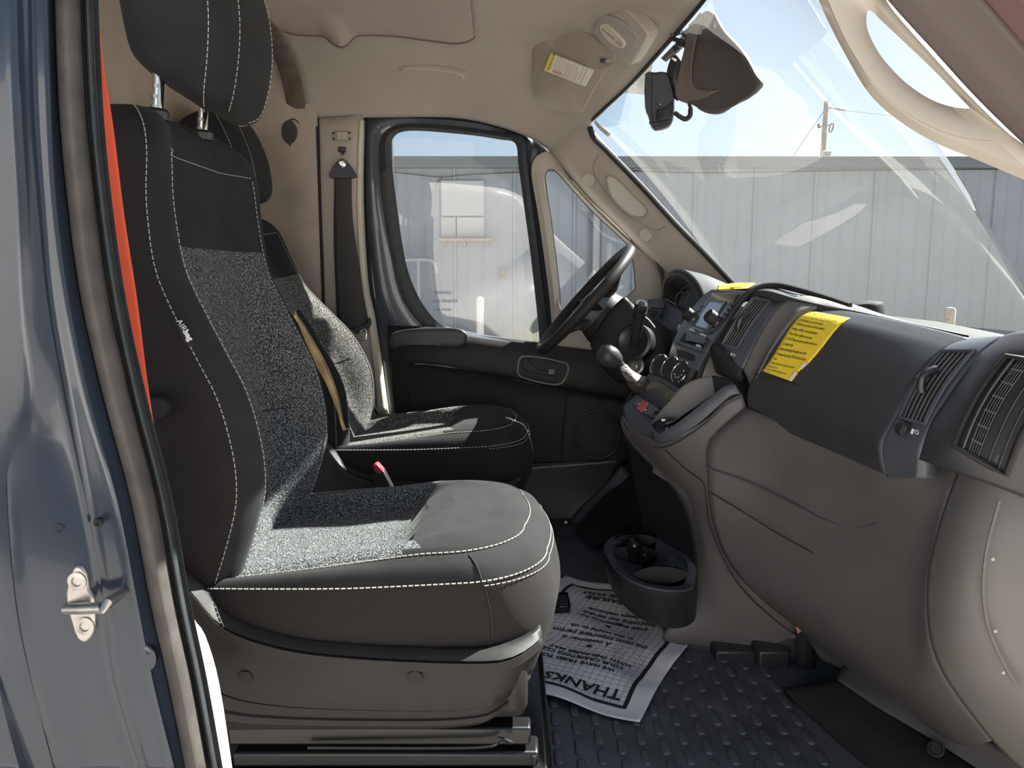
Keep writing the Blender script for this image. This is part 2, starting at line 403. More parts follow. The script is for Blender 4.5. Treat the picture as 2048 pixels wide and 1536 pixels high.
# end of the headliner, cut edge seen from the side
patch('headliner_end', [[(x + .012, y - .004, z - .004), (x - .02, y - .006, z + .0), (x - .052, y - .004, z + .012)] for x, y, z in [r[0] for r in rows[:7]]], mat('headliner_cut_edge', (.13, .11, .09), .95, vary=.3, vscale=20), ce, thick=.01)

# rear partition and the side panel that joins it
wr = sthing('wall_rear', 'tan cargo partition behind the seats', (-.95, 0, 0))
box('partition_panel', (-.965, 0, .87), (.02, 1.78, 1.80), 'partition', wr, .003)
box('partition_edge_strip', (-.952, .86, .80), (.012, .012, 1.6), 'partition', wr, .002)
wl = sthing('wall_left', 'tan side panel between partition and belt pillar', (-.8, .87, 0))
box('side_panel', (-.815, .878, .82), (.30, .016, 1.62), 'partition', wl, .003)
box('panel_gap', (-.664, .872, .70), (.010, .012, 1.36), 'black', wl, .002)
box('outer_skin', (-.78, .965, .45), (.52, .02, 2.0), 'paint', wl, .003)
box('lower_body_side', (.40, .955, .02), (1.5, .03, .75), 'plastic_smooth', wl, .003)
box('cowl_side', (.86, .93, .40), (.5, .03, .60), 'plastic_smooth', wl, .003)
box('firewall', (1.06, 0, .28), (.03, 1.86, .76), 'plastic_smooth', wl, .003)
box('pillar_core', (-.57, .955, .60), (.30, .03, 1.85), 'frame', wl, .003)
# rubber plug hanging on a cord on the side panel
pl = thing('cable_plug', 'dark oval rubber plug hanging on the tan panel', 'plug', at(578, 285, .866))
pprism('plug_disc', [(563, 258), (566, 248), (574, 241), (582, 241), (590, 250), (594, 262), (592, 275), (586, 284), (578, 287), (570, 283), (564, 273)], .860, .01, 'cap', pl, .003, 3)
tube('cord', cr([tuple(at(x, y, .862)) for x, y in ((578, 242), (582, 239), (592, 240), (597, 246))], 5), .0022, 'cap', pl, 6)
tube('tab', [at(580, 281, .862), at(580, 292, .862)], .003, 'cap', pl, 6)

# belt pillar trim on the driver's side
tp = sthing('trim_1', 'beige belt pillar trim with height slot', at(680, 700, .87))
ppatch('pillar_cover', [[(638, 236, .878), (650, 236, .872), (690, 234, .868), (715, 230, .872), (728, 232, .889)],
                        [(638, 400, .875), (650, 400, .868), (690, 400, .864), (708, 400, .868), (724, 400, .888)],
                        [(636, 560, .885), (652, 560, .880), (690, 560, .876), (712, 560, .880), (730, 560, .900)],
                        [(640, 700, .895), (660, 700, .892), (700, 700, .890), (728, 700, .892), (750, 700, .905)],
                        [(650, 900, .90), (690, 900, .90), (720, 900, .90), (760, 900, .90), (790, 900, .91)]], 'beige_plastic', tp, thick=.02)
ppatch('door_edge_strip', [[(719, 240, .868), (725, 240, .870), (730, 242, .888)], [(714, 400, .870), (722, 400, .872), (728, 400, .892)], [(722, 560, .880), (731, 560, .882), (737, 560, .900)], [(736, 640, .885), (745, 640, .888), (752, 640, .905)], [(748, 740, .89), (758, 740, .892), (766, 740, .91)], [(757, 830, .89), (768, 830, .895), (778, 830, .91)]], 'cream', tp, thick=.015)
# slot surround: frame with a small door
c = at(683, 272, .858)
ring('slot_frame', [[V((c.x + dx * s, c.y + dy, c.z + dz * s)) for dx, dz in ((-.034, .012), (-.028, .017), (.028, .017), (.034, .012), (.034, -.012), (.028, -.017), (-.028, -.017), (-.034, -.012))] for s, dy in ((1, .002), (1, -.003), (.93, -.003), (.93, .002))], 'beige_plastic', tp, n=48, smooth=0)
box('slot_cover', (c.x + .003, c.y, c.z), (.040, .006, .028), 'beige_plastic', tp, .002)
for dx in (-.027, .028):
    for dz in (-.010, .010): box('slot_notch', (c.x + dx, c.y - .001, c.z + dz), (.006, .005, .005), 'ink', tp, .001)
box('latch_clip', at(684, 299, .856), (.026, .008, .017), 'plastic_smooth', tp, .003)
box('latch_tab', at(685, 307, .856), (.012, .008, .010), 'plastic_smooth', tp, .002)

# driver's door
GL = z5([(240, 300), (252, 225), (300, 188), (420, 181), (700, 205), (880, 232), (968, 254), (985, 380), (1010, 560), (1060, 930), (1108, 1390), (1090, 1416), (1000, 1406), (850, 1388), (690, 1368), (560, 1330), (470, 1255), (385, 1120), (322, 930), (272, 600)])
SE = z5([(172, 300), (195, 195), (270, 148), (420, 142), (700, 165), (890, 198), (1015, 216), (1035, 360), (1058, 560), (1105, 930), (1160, 1390), (1150, 1450), (1000, 1440), (850, 1430), (690, 1410), (520, 1380), (400, 1300), (300, 1150), (245, 930), (190, 600)])
OU = z5([(88, 300), (92, 130), (180, 78), (420, 80), (720, 105), (930, 165), (1090, 255), (1075, 400), (1085, 560), (1140, 930), (1200, 1390), (1190, 1500), (1000, 1500), (850, 1500), (690, 1500), (420, 1480), (290, 1480), (190, 1350), (130, 1000), (95, 600)])
d1 = sthing('door_1', "driver's door with black panel, armrest and window frame", at(900, 950, .9))
ring('window_frame', [[at(x, y, .935) for x, y in OU], [at(x, y, .905) for x, y in OU], [at((x * .55 + a * .45), (y * .55 + b * .45), .898) for (x, y), (a, b) in zip(OU, SE)], [at(x, y, .905) for x, y in SE], [at(x, y, .925) for x, y in SE]], 'frame', d1, n=160)
ring('window_seal', [[at(x, y, .925) for x, y in SE], [at(x, y, .897) for x, y in SE], [at((x * .5 + a * .5), (y * .5 + b * .5), .890) for (x, y), (a, b) in zip(SE, GL)], [at(x, y, .900) for x, y in GL], [at(x, y, .925) for x, y in GL]], 'rubber_dark', d1, n=160)
# pale inner reveal by the rear edge of the glass
ppatch('frame_reveal', [[(762, 300, .905), (768, 300, .900)], [(765, 400, .905), (779, 400, .898)], [(776, 500, .905), (798, 500, .898)], [(793, 580, .905), (824, 580, .898)], [(812, 630, .905), (848, 630, .898)], [(838, 662, .905), (880, 660, .898)]], mat('wet_reveal', (.20, .27, .33), .25, .4, coat=1., bump=(500, .6, .002)), d1, thick=.006)
gp = resample(cr([tuple(at(x, y, .912)) for x, y in GL], 3, True), 80)
w1 = mesh('window_1', [tuple(p) for p in gp] + [(p.x, p.y + .004, p.z) for p in gp], [tuple(range(80))[::-1]], 'glass', None, False)
st(w1, "driver's door glass showing the metal building beyond")
lettering('glass_marking', [('TEMPERED', 0, .03, .014, 0), ('AS2 M540 E4', 0, .0, .016, 0), ('43R-00985', .004, -.03, .014, 0)], lambda u, v, o=at(866, 605, .9085): o + V((1, 0, 0)) * u + V((0, 0, 1)) * v, 'ink_grey', w1)
# door panel: upper bar, recessed pocket, lower speaker area
PX = lambda r: [(x, y, Y) for x, y, Y in r]
ppatch('door_panel', [[(775, 650, .90), (800, 652, .885), (870, 655, .875), (940, 672, .872), (1030, 684, .872), (1100, 690, .872), (1180, 700, .870), (1300, 715, .86)],
                      [(775, 690, .885), (800, 690, .865), (870, 690, .852), (940, 692, .85), (1030, 705, .85), (1100, 716, .848), (1180, 728, .845), (1300, 745, .84)],
                      [(778, 730, .885), (800, 726, .86), (870, 730, .845), (940, 738, .843), (1030, 752, .843), (1100, 766, .842), (1180, 778, .84), (1300, 800, .835)],
                      [(782, 760, .885), (805, 728, .868), (870, 736, .868), (940, 748, .868), (1030, 762, .868), (1100, 775, .866), (1180, 790, .862), (1300, 812, .855)],
                      [(790, 830, .89), (815, 800, .885), (870, 800, .885), (940, 800, .885), (1030, 800, .885), (1100, 805, .88), (1180, 810, .868), (1300, 830, .86)],
                      [(800, 930, .89), (830, 930, .887), (870, 930, .887), (940, 930, .887), (1030, 930, .887), (1100, 930, .885), (1180, 915, .868), (1300, 915, .86)],
                      [(800, 1000, .89), (830, 1000, .89), (870, 1000, .89), (940, 1000, .89), (1030, 990, .89), (1100, 985, .885), (1180, 965, .875), (1290, 940, .87)]], 'plastic', d1, thick=.02, nr=4, nc=4)
# pocket lip and seam lines
tube('pocket_lip', cr([tuple(at(x, y, .868 if y > 740 else .845)) for x, y in ((832, 880), (824, 800), (819, 750), (826, 731), (845, 728), (900, 734), (960, 744), (1020, 757), (1090, 771))], 4), .004, 'plastic_smooth', d1, 6)
tube('panel_seam', cr([tuple(at(x, y, .862)) for x, y in ((1135, 782), (1130, 830), (1125, 880), (1124, 915))], 4), .0025, 'black', d1, 6)
ring('speaker_ring', [[at(1195 + math.cos(t) * rr, 870 + math.sin(t) * rr * 1.05, .854) for t in [2 * math.pi * k / 24 for k in range(24)]] for rr in (48, 46, 44)], 'plastic_smooth', d1, n=48, thick=.004)
ppatch('door_top_ledge', [[(880, 650, .915), (960, 668, .915), (1040, 680, .915), (1110, 690, .915), (1200, 704, .91)], [(880, 663, .885), (960, 676, .88), (1040, 690, .88), (1110, 702, .878), (1200, 714, .87)], [(880, 676, .868), (960, 684, .862), (1040, 699, .86), (1110, 712, .858), (1200, 724, .855)]], 'plastic_blue', d1, thick=.012)
# armrest pad
def pad(name, px, Y0, Y1, material, parent, inset=.88):
    a = resample(cr(px, 4, True) and [V((x, y, 0)) for x, y in cr(px, 4, True)], 64); cx = sum(p.x for p in a) / 64; cy = sum(p.y for p in a) / 64
    L = []
    for s, Y in ((1, Y1), (1, Y1 * .45 + Y0 * .55), (.985, Y0 + .008), (.95, Y0 + .002), (inset, Y0), (.4, Y0), (.02, Y0)):
        L.append([at(cx + (p.x - cx) * s, cy + (p.y - cy) * (s if s > .9 else s), Y) for p in a])
    return ring(name, L, material, parent, n=64, smooth=0)
ap = [(779, 690), (777, 680), (782, 668), (800, 661), (830, 657), (870, 655), (910, 656), (928, 661), (936, 672), (935, 684), (926, 692), (905, 695), (860, 692), (815, 692), (790, 696)]
pad('armrest', ap, .790, .875, 'plastic_soft', d1)
lathe('frame_screw', at(789, 652, .898), (0, -1, 0), [(.008, 0), (.008, .003), (.004, .004), (.001, .004)], 'plastic_smooth', d1, 12)
# inner handle: recess tray with pull lever
hr = [(1034, 735), (1038, 716), (1048, 711), (1085, 714), (1120, 722), (1136, 728), (1138, 742), (1128, 764), (1112, 771), (1080, 766), (1050, 758), (1036, 750)]
ring('handle_recess', [[at(x, y, .842) for x, y in hr], [at(x, y, .834) for x, y in hr], [at(1087 + (x - 1087) * .93, 741 + (y - 741) * .88, .834) for x, y in hr], [at(1087 + (x - 1087) * .9, 741 + (y - 741) * .82, .86) for x, y in hr], [at(1087 + (x - 1087) * .1, 741 + (y - 741) * .1, .862) for x, y in hr]], 'plastic_smooth', d1, n=64)
lv = [(1044, 718), (1056, 716), (1064, 728), (1078, 738), (1096, 742), (1120, 748), (1118, 754), (1090, 750), (1062, 746), (1046, 738)]
pprism('pull_lever', lv, .838, .012, 'plastic', d1, .003, 3)
box('lock_slider', at(1103, 743, .836), (.026, .012, .022), 'plastic_blue', d1, .003)

ppatch('door_header', [[(1000, 215, .955), (1060, 240, .955), (1130, 285, .955)], [(1000, 262, .955), (1060, 300, .955), (1120, 350, .955)]], 'frame', d1, thick=.01)
# quarter window: beige surround, glass
QO = z5([(1062, 440), (1075, 350), (1120, 312), (1175, 312), (1300, 475), (1450, 640), (1640, 820), (1780, 930), (1828, 1040), (1838, 1180), (1835, 1330), (1600, 1440), (1300, 1500), (1200, 1420), (1160, 1100), (1105, 700)])
QI = z5([(1142, 480), (1146, 425), (1165, 406), (1200, 412), (1300, 520), (1430, 660), (1580, 800), (1640, 870), (1660, 960), (1668, 1050), (1660, 1120), (1520, 1210), (1350, 1250), (1240, 1230), (1222, 1080), (1178, 720)])
t2 = sthing('trim_2', 'beige surround of the small quarter window', at(1200, 650, .88))
ring('quarter_surround', [[at(x, y, .93) for x, y in QO], [at(x, y, .895) for x, y in QO], [at(x * .55 + a * .45, y * .55 + b * .45, .888) for (x, y), (a, b) in zip(QO, QI)], [at(x, y, .900) for x, y in QI], [at(x, y, .93) for x, y in QI]], 'beige_plastic', t2, n=140)
tube('quarter_seal', cr([tuple(at(x, y, .905)) for x, y in QI], 4, True), .0035, 'rubber_dark', t2, 6, True)
ppatch('quarter_bright_edge', [[(1084, 345, .898), (1088, 345, .896)], [(1093, 480, .898), (1098, 480, .896)], [(1108, 580, .898), (1113, 580, .896)], [(1117, 622, .898), (1122, 622, .896)]], 'cream', t2, thick=.004)
gq = resample(cr([tuple(at(x, y, .915)) for x, y in QI], 3, True), 60)
w2 = mesh('window_2', [tuple(p) for p in gq], [tuple(range(60))[::-1]], 'qglass', None, False); st(w2, 'small quarter window glass by the steering wheel')
# dark painted body between door frame and quarter window
ppatch('frame_divider', [[(1042, 268, .93), (1070, 282, .93), (1100, 303, .925)], [(1050, 310, .93), (1062, 325, .925), (1076, 318, .92)], [(1058, 400, .925), (1064, 400, .92), (1070, 400, .92)], [(1075, 520, .925), (1082, 520, .92), (1088, 520, .92)], [(1098, 650, .925), (1104, 650, .92), (1110, 650, .92)], [(1110, 720, .925), (1114, 720, .92), (1120, 720, .92)]], 'frame', t2, thick=.02)

# driver's A-pillar trim
t3 = sthing('trim_3', "beige A-pillar trim beside the steering wheel", at(1330, 480, .8))
ppatch('pillar_skin', [[(1072, 272, .902), (1100, 268, .865), (1135, 245, .825), (1168, 218, .775)],
                       [(1096, 302, .902), (1120, 300, .840), (1150, 282, .800), (1180, 258, .755)],
                       [(1130, 345, .902), (1155, 340, .835), (1185, 318, .790), (1213, 300, .748)],
                       [(1178, 400, .902), (1205, 400, .830), (1245, 385, .780), (1281, 370, .740)],
                       [(1225, 445, .902), (1262, 460, .828), (1310, 455, .775), (1349, 445, .735)],
                       [(1270, 490, .902), (1312, 515, .828), (1362, 512, .772), (1405, 503, .732)],
                       [(1316, 545, .902), (1352, 560, .825), (1412, 566, .772), (1470, 575, .730)],
                       [(1330, 620, .902), (1385, 630, .825), (1450, 640, .772), (1520, 650, .730)]], 'beige_plastic', t3, thick=.02)
# cover plate with shallow oval recess and round caps
cv = [(1209, 296), (1190, 322), (1186, 338), (1190, 352), (1205, 375), (1228, 405), (1255, 432), (1290, 450), (1318, 460), (1345, 438)]
tube('cover_seam', cr([tuple(at(x, y, .752 + max(0, (1250 - x)) * .0004 + (max(0, y - 430) * .0002))) for x, y in cv], 3), .0012, mat('seam_line', (.22, .19, .16), .8), t3, 5)
ov = [(1213, 356), (1222, 350), (1240, 362), (1265, 388), (1290, 412), (1297, 426), (1288, 436), (1268, 434), (1240, 414), (1220, 388)]
ring('oval_recess', [[at(x, y, .757) for x, y in ov], [at(x * .97 + 1255 * .03, y * .97 + 393 * .03, .7535) for x, y in ov], [at(x * .9 + 1255 * .1, y * .9 + 393 * .1, .762) for x, y in ov], [at(x * .01 + 1255 * .99, y * .01 + 393 * .99, .762) for x, y in ov]], 'beige_plastic', t3, n=48)
for x, y, Y in ((1177, 360, .795), (1291, 470, .795)):
    ring('round_cap', [[at(x + math.cos(k * .39) * r, y + math.sin(k * .39) * r, Y + d) for k in range(16)] for r, d in ((12.5, .012), (12.5, -.004), (11, -.004), (.5, -.004))], 'beige_plastic', t3, n=32)
tube('windshield_gasket', cr([tuple(at(x, y, Y)) for x, y, Y in ((1180, 254, .748), (1187, 275, .745), (1213, 301, .740), (1281, 371, .732), (1349, 446, .728), (1405, 503, .724), (1470, 572, .722))], 4), .009, 'black', t3, 8)
tube('pillar_gasket', cr([tuple(at(x, y, Y)) for x, y, Y in ((1272, 470, .862), (1300, 505, .858), (1318, 530, .855), (1326, 560, .853), (1327, 610, .853))], 4), .007, 'rubber_dark', t3, 8)

# windshield
wt = [(y, x, z) for y, x, z in ((.76, .265, 1.385), (.56, .362, 1.452), (.30, .436, 1.512), (0, .470, 1.538), (-.30, .436, 1.512), (-.56, .362, 1.452), (-.76, .265, 1.385))]
wb = [(.76, .75, .80), (.56, .90, .775), (.30, .985, .765), (0, 1.01, .76), (-.30, .985, .765), (-.56, .90, .775), (-.76, .75, .80)]
rows = []
for t, bulge in ((0, 0), (.33, .02), (.66, .02), (1, 0)):
    rows.append([(a[1] * (1 - t) + b[1] * t + bulge, a[0], a[2] * (1 - t) + b[2] * t + bulge * .6) for a, b in zip(wt, wb)])
v, f = grid_mesh(grid_pts(rows, 6, 4)); w3 = mesh('window_3', v, f, 'wglass', None, True); st(w3, 'dusty slanted windshield')
# black gasket along the header
hd = sthing('trim_4', 'windshield header moulding', (.4, 0, 1.4))
tube('header_gasket', cr([(x - .004, y, z - .004) for y, x, z in wt], 5), .006, 'black', hd, 8)

# passenger A-pillar with its grab handle
t5 = sthing('trim_5', 'beige passenger A-pillar trim with moulded grab handle', at(1900, 300, -.8))
HO = [(1618, -60), (1640, 5), (1655, 40), (1690, 108), (1740, 190), (1800, 243), (1870, 285), (1950, 318), (2060, 365), (2130, 395), (2160, 370), (2060, 300), (1960, 205), (1870, 105), (1790, 10), (1740, -60)]
HI = [(1734, 28), (1733, 48), (1741, 75), (1762, 112), (1795, 150), (1825, 176), (1860, 198), (1890, 210), (1918, 216), (1936, 217), (1938, 214), (1915, 190), (1870, 143), (1820, 95), (1770, 48), (1740, 20)]
ring('grab_handle', [[at(x, y, -.795) for x, y in HO], [at(x, y, -.815) for x, y in HO], [at(x * .75 + a * .25, y * .75 + b * .25, -.828) for (x, y), (a, b) in zip(HO, HI)], [at(x * .3 + a * .7, y * .3 + b * .7, -.828) for (x, y), (a, b) in zip(HO, HI)], [at(x, y, -.815) for x, y in HI], [at(x, y, -.790) for x, y in HI], [at(x * .4 + a * .6, y * .4 + b * .6, -.78) for (x, y), (a, b) in zip(HO, HI)]], 'beige_plastic', t5, n=120, close=True)
tube('handle_seam', cr([tuple(at(x, y, -.8275)) for x, y in ((1645, -20), (1672, 40), (1705, 105), (1755, 178), (1815, 228), (1880, 262), (1940, 278), (1985, 282))], 4), .0007, mat('handle_seam', (.26, .2, .16), .8), t5, 5)
ppatch('door_aperture_seal', [[(1690, -110, -.845), (1740, -110, -.865), (1800, -110, -.88), (1860, -110, -.90)], [(1775, 0, -.845), (1830, 0, -.865), (1890, 0, -.88), (1960, 0, -.90)], [(1870, 105, -.845), (1925, 105, -.865), (1985, 105, -.88), (2050, 105, -.90)], [(1960, 203, -.845), (2015, 203, -.865), (2075, 203, -.88), (2140, 203, -.90)], [(2070, 310, -.845), (2120, 310, -.865), (2180, 310, -.88), (2240, 310, -.90)]], mat('aperture_trim', (.10, .078, .072), .75, bump=(300, .3, .001)), t5, thick=.03)
ppatch('pillar_body', [[(1850, -110, -.89), (1960, -110, -.93)], [(1955, 0, -.89), (2060, 0, -.93)], [(2045, 105, -.89), (2150, 105, -.93)], [(2135, 203, -.89), (2240, 203, -.93)], [(2235, 310, -.89), (2340, 310, -.93)]], mat('mauve_jamb', (.13, .075, .08), .6), t5, thick=.04)

# passenger-side door jamb: painted flange, rubber seals, lock striker
t6 = sthing('trim_6', 'slate-blue painted door jamb with rubber seal', at(120, 1200, -.97))
jr = []
for py, xs in ((-80, (-200, -60, 20, 42, 56, 64, 90, 98, 108)), (200, (-200, -40, 28, 50, 62, 70, 98, 106, 118)), (400, (-200, -30, 36, 62, 76, 84, 108, 118, 136)), (600, (-200, -20, 44, 76, 94, 102, 132, 144, 164)),
               (800, (-190, -15, 52, 104, 128, 138, 172, 186, 210)), (1000, (-180, 2, 10, 120, 166, 178, 228, 240, 264)), (1210, (-160, 20, 30, 150, 204, 212, 268, 282, 304)), (1370, (-140, 50, 62, 150, 222, 236, 300, 312, 340)), (1560, (-120, 95, 112, 170, 276, 292, 350, 356, 378))):
    Ys = (-1.02, -1.005, -1.002, -.990, -.984, -.978, -.974, -.968, -.955)
    jr.append([(x, py, Y) for x, Y in zip(xs, Ys)])
ppatch('painted_flange', jr, 'paint', t6, thick=.03, nr=4, nc=3)
sr = [[(106, -80, -.955), (112, -80, -.972), (130, -80, -.978), (150, -80, -.965), (160, -80, -.945)], [(116, 200, -.955), (121, 200, -.972), (140, 200, -.978), (160, 200, -.965), (172, 200, -.945)], [(134, 400, -.955), (140, 400, -.972), (158, 400, -.978), (178, 400, -.965), (192, 400, -.945)], [(162, 600, -.955), (167, 600, -.972), (185, 600, -.978), (206, 600, -.965), (220, 600, -.945)], [(208, 800, -.955), (213, 800, -.972), (230, 800, -.978), (252, 800, -.965), (264, 800, -.945)],
      [(261, 1000, -.955), (266, 1000, -.972), (284, 1000, -.978), (303, 1000, -.965), (315, 1000, -.945)], [(301, 1210, -.955), (306, 1210, -.972), (324, 1210, -.978), (342, 1210, -.965), (352, 1210, -.945)], [(337, 1370, -.955), (342, 1370, -.972), (360, 1370, -.978), (377, 1370, -.965), (386, 1370, -.945)], [(374, 1560, -.955), (379, 1560, -.972), (396, 1560, -.978), (412, 1560, -.965), (420, 1560, -.945)]]
ppatch('door_seal', sr, 'rubber', t6, thick=.02)
sr2 = [[(x0 + a, py, Y) for a, Y in ((0, -.93), (4, -.948), (12, -.952), (20, -.940), (24, -.92))] for x0, py in ((160, -80), (172, 200), (191, 400), (220, 600), (263, 800), (314, 1000), (352, 1210), (386, 1370), (420, 1560))]
ppatch('inner_seal', sr2, 'rubber_dark', t6, thick=.015)
ppatch('inner_trim_edge', [[(x0 - 4, py, -.925), (x0 + 3, py, -.93), (x0 + w_, py, -.90)] for x0, py, w_ in ((186, -80, 10), (196, 200, 9), (214, 400, 5), (244, 600, 3), (285, 800, 2), (337, 1000, 1), (375, 1210, 2), (388, 1270, 22), (405, 1370, 34), (432, 1560, 36))], 'cream', t6, thick=.003)
# stamped hole and blanking plug on the flange
for x, y, r in ((200, 1042, .005), (124, 1052, .006)): lathe('flange_hole', at(x, y, -.985), (0, -1, 0), [(r, 0), (r, .006), (r * .8, .007), (.001, .004)], 'black', t6, 12)
lathe('blanking_plug', at(277, 1315, -.968), (.1, -1, 0), [(.022, -.004), (.022, .004), (.0185, .006), (.001, .006)], 'paint', t6, 24)
sk = thing('door_striker', 'steel door lock striker bolted to the blue jamb', 'lock striker', at(170, 1290, -.99))
pprism('striker_plate', [(140, 1150), (148, 1132), (162, 1134), (171, 1150), (177, 1180), (186, 1200), (188, 1250), (182, 1276), (168, 1287), (152, 1278), (142, 1250), (134, 1220), (130, 1185)], -.992, .014, 'steel', sk, .003, 2)
tube('striker_loop', [tuple(p) for p in (at(133, 1218, -.995), at(170, 1217, -1.012), at(205, 1216, -1.02), at(214, 1208, -1.015), at(240, 1190, -.985), at(258, 1180, -.965), at(250, 1172, -.958), at(215, 1180, -.96), at(175, 1185, -.985))], .0065, 'steel', sk, 10)
for x, y in ((155, 1162), (171, 1252)):
    o = lathe('striker_screw', at(x, y, -.992), (0, -1, 0), [(.011, 0), (.011, .002), (.006, .003), (.005, .001), (.001, .001)], 'steel', sk, 16)
# orange belt webbing hanging on the pillar behind the seat
ob = thing('orange_seat_belt', 'orange-red seat belt webbing hanging behind the nearest seat', 'seat belt', at(300, 850, -.83))
ppatch('webbing', [[(190, 60, -.84), (200, 60, -.84)], [(199, 120, -.84), (205, 120, -.84)], [(205, 250, -.84), (226, 250, -.835)], [(216, 430, -.84), (248, 430, -.835)], [(240, 600, -.84), (274, 600, -.835)], [(270, 750, -.84), (293, 750, -.835)], [(290, 880, -.84), (312, 880, -.835)], [(304, 1000, -.84), (326, 1000, -.835)], [(330, 1200, -.84), (352, 1200, -.835)], [(350, 1400, -.84), (372, 1400, -.835)]], 'orange', ob, thick=.002)
box('lower_anchor', at(362, 1410, -.835), (.05, .02, .05), 'plastic_smooth', ob, .005)
# ================================================================ outside
gm = mat('yard_concrete', (.38, .36, .33), .9, vary=.25, vscale=.6, bump=(30, .4, .01))
g = mesh('ground', [(-60, -60, -.62), (60, -60, -.62), (60, 60, -.62), (-60, 60, -.62)], [(0, 1, 2, 3)], gm, None, False); st(g, 'concrete yard around the van')
M['siding'] = mat('grey_siding', (.235, .262, .30), .6, .05, vary=.07, vscale=2)
M['fascia'] = mat('roof_trim', (.12, .14, .155), .6)
M['board'] = mat('window_board', (.36, .375, .39), .6)
M['galv'] = mat('galvanised_pipe', (.33, .345, .36), .5, .1)
M['rust'] = mat('rusty_wood', (.30, .24, .18), .8, vary=.3, vscale=20)
M['post_white'] = mat('bollard_paint', (.62, .58, .54), .6)
M['timber'] = mat('weathered_pole', (.26, .22, .18), .9, vary=.2, vscale=4)
M['wire'] = mat('cable', (.03, .03, .03), .6)
M['green'] = mat('weed_green', (.26, .30, .09), .8)
M['straw'] = mat('dry_grass', (.40, .36, .14), .8)
M['white_body'] = mat('white_van_paint', (.84, .82, .80), .35, coat=.6)
BY = 10.15
def onw(px, py, dy=0): return at(px, py, BY + dy)
bl = thing('metal_building', 'long grey metal-clad building across the yard', 'building', (3, BY + 3, -.62))
ztop = onw(900, 336).z
pw = .915; x0 = -6.4
# one corrugated panel, copied along the wall
def panel_geo(x):
    prof = [(0, 0), (.02, -.03), (.05, -.03), (.07, 0), (.20, 0), (.215, -.010), (.235, -.010), (.25, 0), (.44, 0), (.455, -.010), (.475, -.010), (.49, 0), (.68, 0), (.695, -.010), (.715, -.010), (.73, 0), (pw - .001, 0)]
    v = [(x + a, BY + b, z) for z in (-.62, ztop) for a, b in prof]; n = len(prof)
    return v, [(i, i + 1, n + i + 1, n + i) for i in range(n - 1)]
for i in range(26):
    v, f = panel_geo(x0 + i * pw)
    mesh('wall_panel', v, f, 'siding', bl, False)
x1 = x0 + 26 * pw
box('building_core', ((x0 + x1) / 2, BY + 2.6, (ztop - .62) / 2 - .02), (x1 - x0, 5.1, ztop + .60), 'siding', bl, .01)
zt = onw(900, 321).z
box('roof_fascia', ((x0 + x1) / 2, BY - .06, (ztop + zt) / 2), (x1 - x0 + .3, .14, zt - ztop + .02), 'fascia', bl, .01)
box('roof_cap', ((x0 + x1) / 2, BY + 2.6, zt + .02), (x1 - x0 + .3, 5.5, .05), 'fascia', bl, .01)
# boarded window in two sheets with a bracket shelf below it
bw = thing('boarded_window', 'white boarded window with a shelf on the metal building', 'window', onw(927, 480))
a, b = onw(883, 362), onw(968, 432); box('board_sheet', ((a.x + b.x) / 2, BY - .045, (a.z + b.z) / 2), (b.x - a.x, .02, a.z - b.z), 'board', bw, .003)
a, b = onw(883, 435), onw(912, 474); box('board_sheet', ((a.x + b.x) / 2, BY - .05, (a.z + b.z) / 2), (b.x - a.x, .02, a.z - b.z), 'galv', bw, .003)
a, b = onw(914, 435), onw(968, 474); box('board_sheet', ((a.x + b.x) / 2, BY - .045, (a.z + b.z) / 2), (b.x - a.x, .02, a.z - b.z), 'board', bw, .003)
a, b = onw(880, 478), onw(985, 483); box('shelf', ((a.x + b.x) / 2, BY - .14, (a.z + b.z) / 2), (b.x - a.x, .22, .04), 'rust', bw, .003)
for x in (890, 930, 975): p = onw(x, 483); box('shelf_bracket', (p.x, BY - .06, p.z - .04), (.02, .1, .1), 'rust', bw, .002)
# bent pipe rail, handles on the wall, bollards
pr_ = thing('pipe_rail', 'bent grey pipe rail against the building wall', 'rail', onw(835, 700, -.35))
tube('rail_bend', cr([tuple(onw(x, y, -.35)) for x, y in ((760, 522), (800, 520), (850, 519), (866, 523), (873, 535), (874, 546))], 4), .035, 'galv', pr_, 10)
tube('rail_post', [onw(837, 521, -.35), V((onw(837, 521, -.35).x, BY - .35, -.62))], .030, 'galv', pr_, 10)
for x, y in ((1003, 545), (1007, 542)):
    o = tube('door_handle_bar', [onw(x - 1, y + 17, -.06), onw(x, y - 8, -.06)], .018, 'rust'); tag(o, 'thin dark bar on the building wall, ' + ('left' if x == 1003 else 'right') + ' of a pair', 'bar')
def bollard(px, py, Y, r, m, label):
    p = at(px, py, Y); t = thing('bollard', label, 'bollard', (p.x, Y, -.62))
    lathe('post', (p.x, Y, -.62), (0, 0, 1), [(r, 0), (r, p.z + .60), (r * .75, p.z + .63), (.004, p.z + .64)], m, t, 14); lathe('footing', (p.x, Y, -.62), (0, 0, 1), [(r * 1.8, 0), (r * 1.8, .03), (r, .05)], 'galv', t, 14)
bollard(960, 596, 8.9, .055, 'post_white', 'pale bollard before the wall seen through the door glass')
bollard(1218, 487, 9.6, .05, 'galv', 'grey post seen through the quarter window')
bollard(1901, 617, 8.6, .07, 'rust', 'weathered stub post seen low through the windshield')
# downpipe by the quarter window
dp = thing('downpipe', 'grey downpipe and dark gap on the wall behind the quarter window', 'pipe', onw(1190, 640, -.06))
p = onw(1193, 420, -.08); box('pipe_run', (p.x, BY - .08, .75), (.10, .08, 2.7), 'galv', dp, .01)
p = onw(1183, 420, -.04); box('pipe_shadow_gap', (p.x, BY - .035, .75), (.05, .02, 2.7), 'fascia', dp, .002)
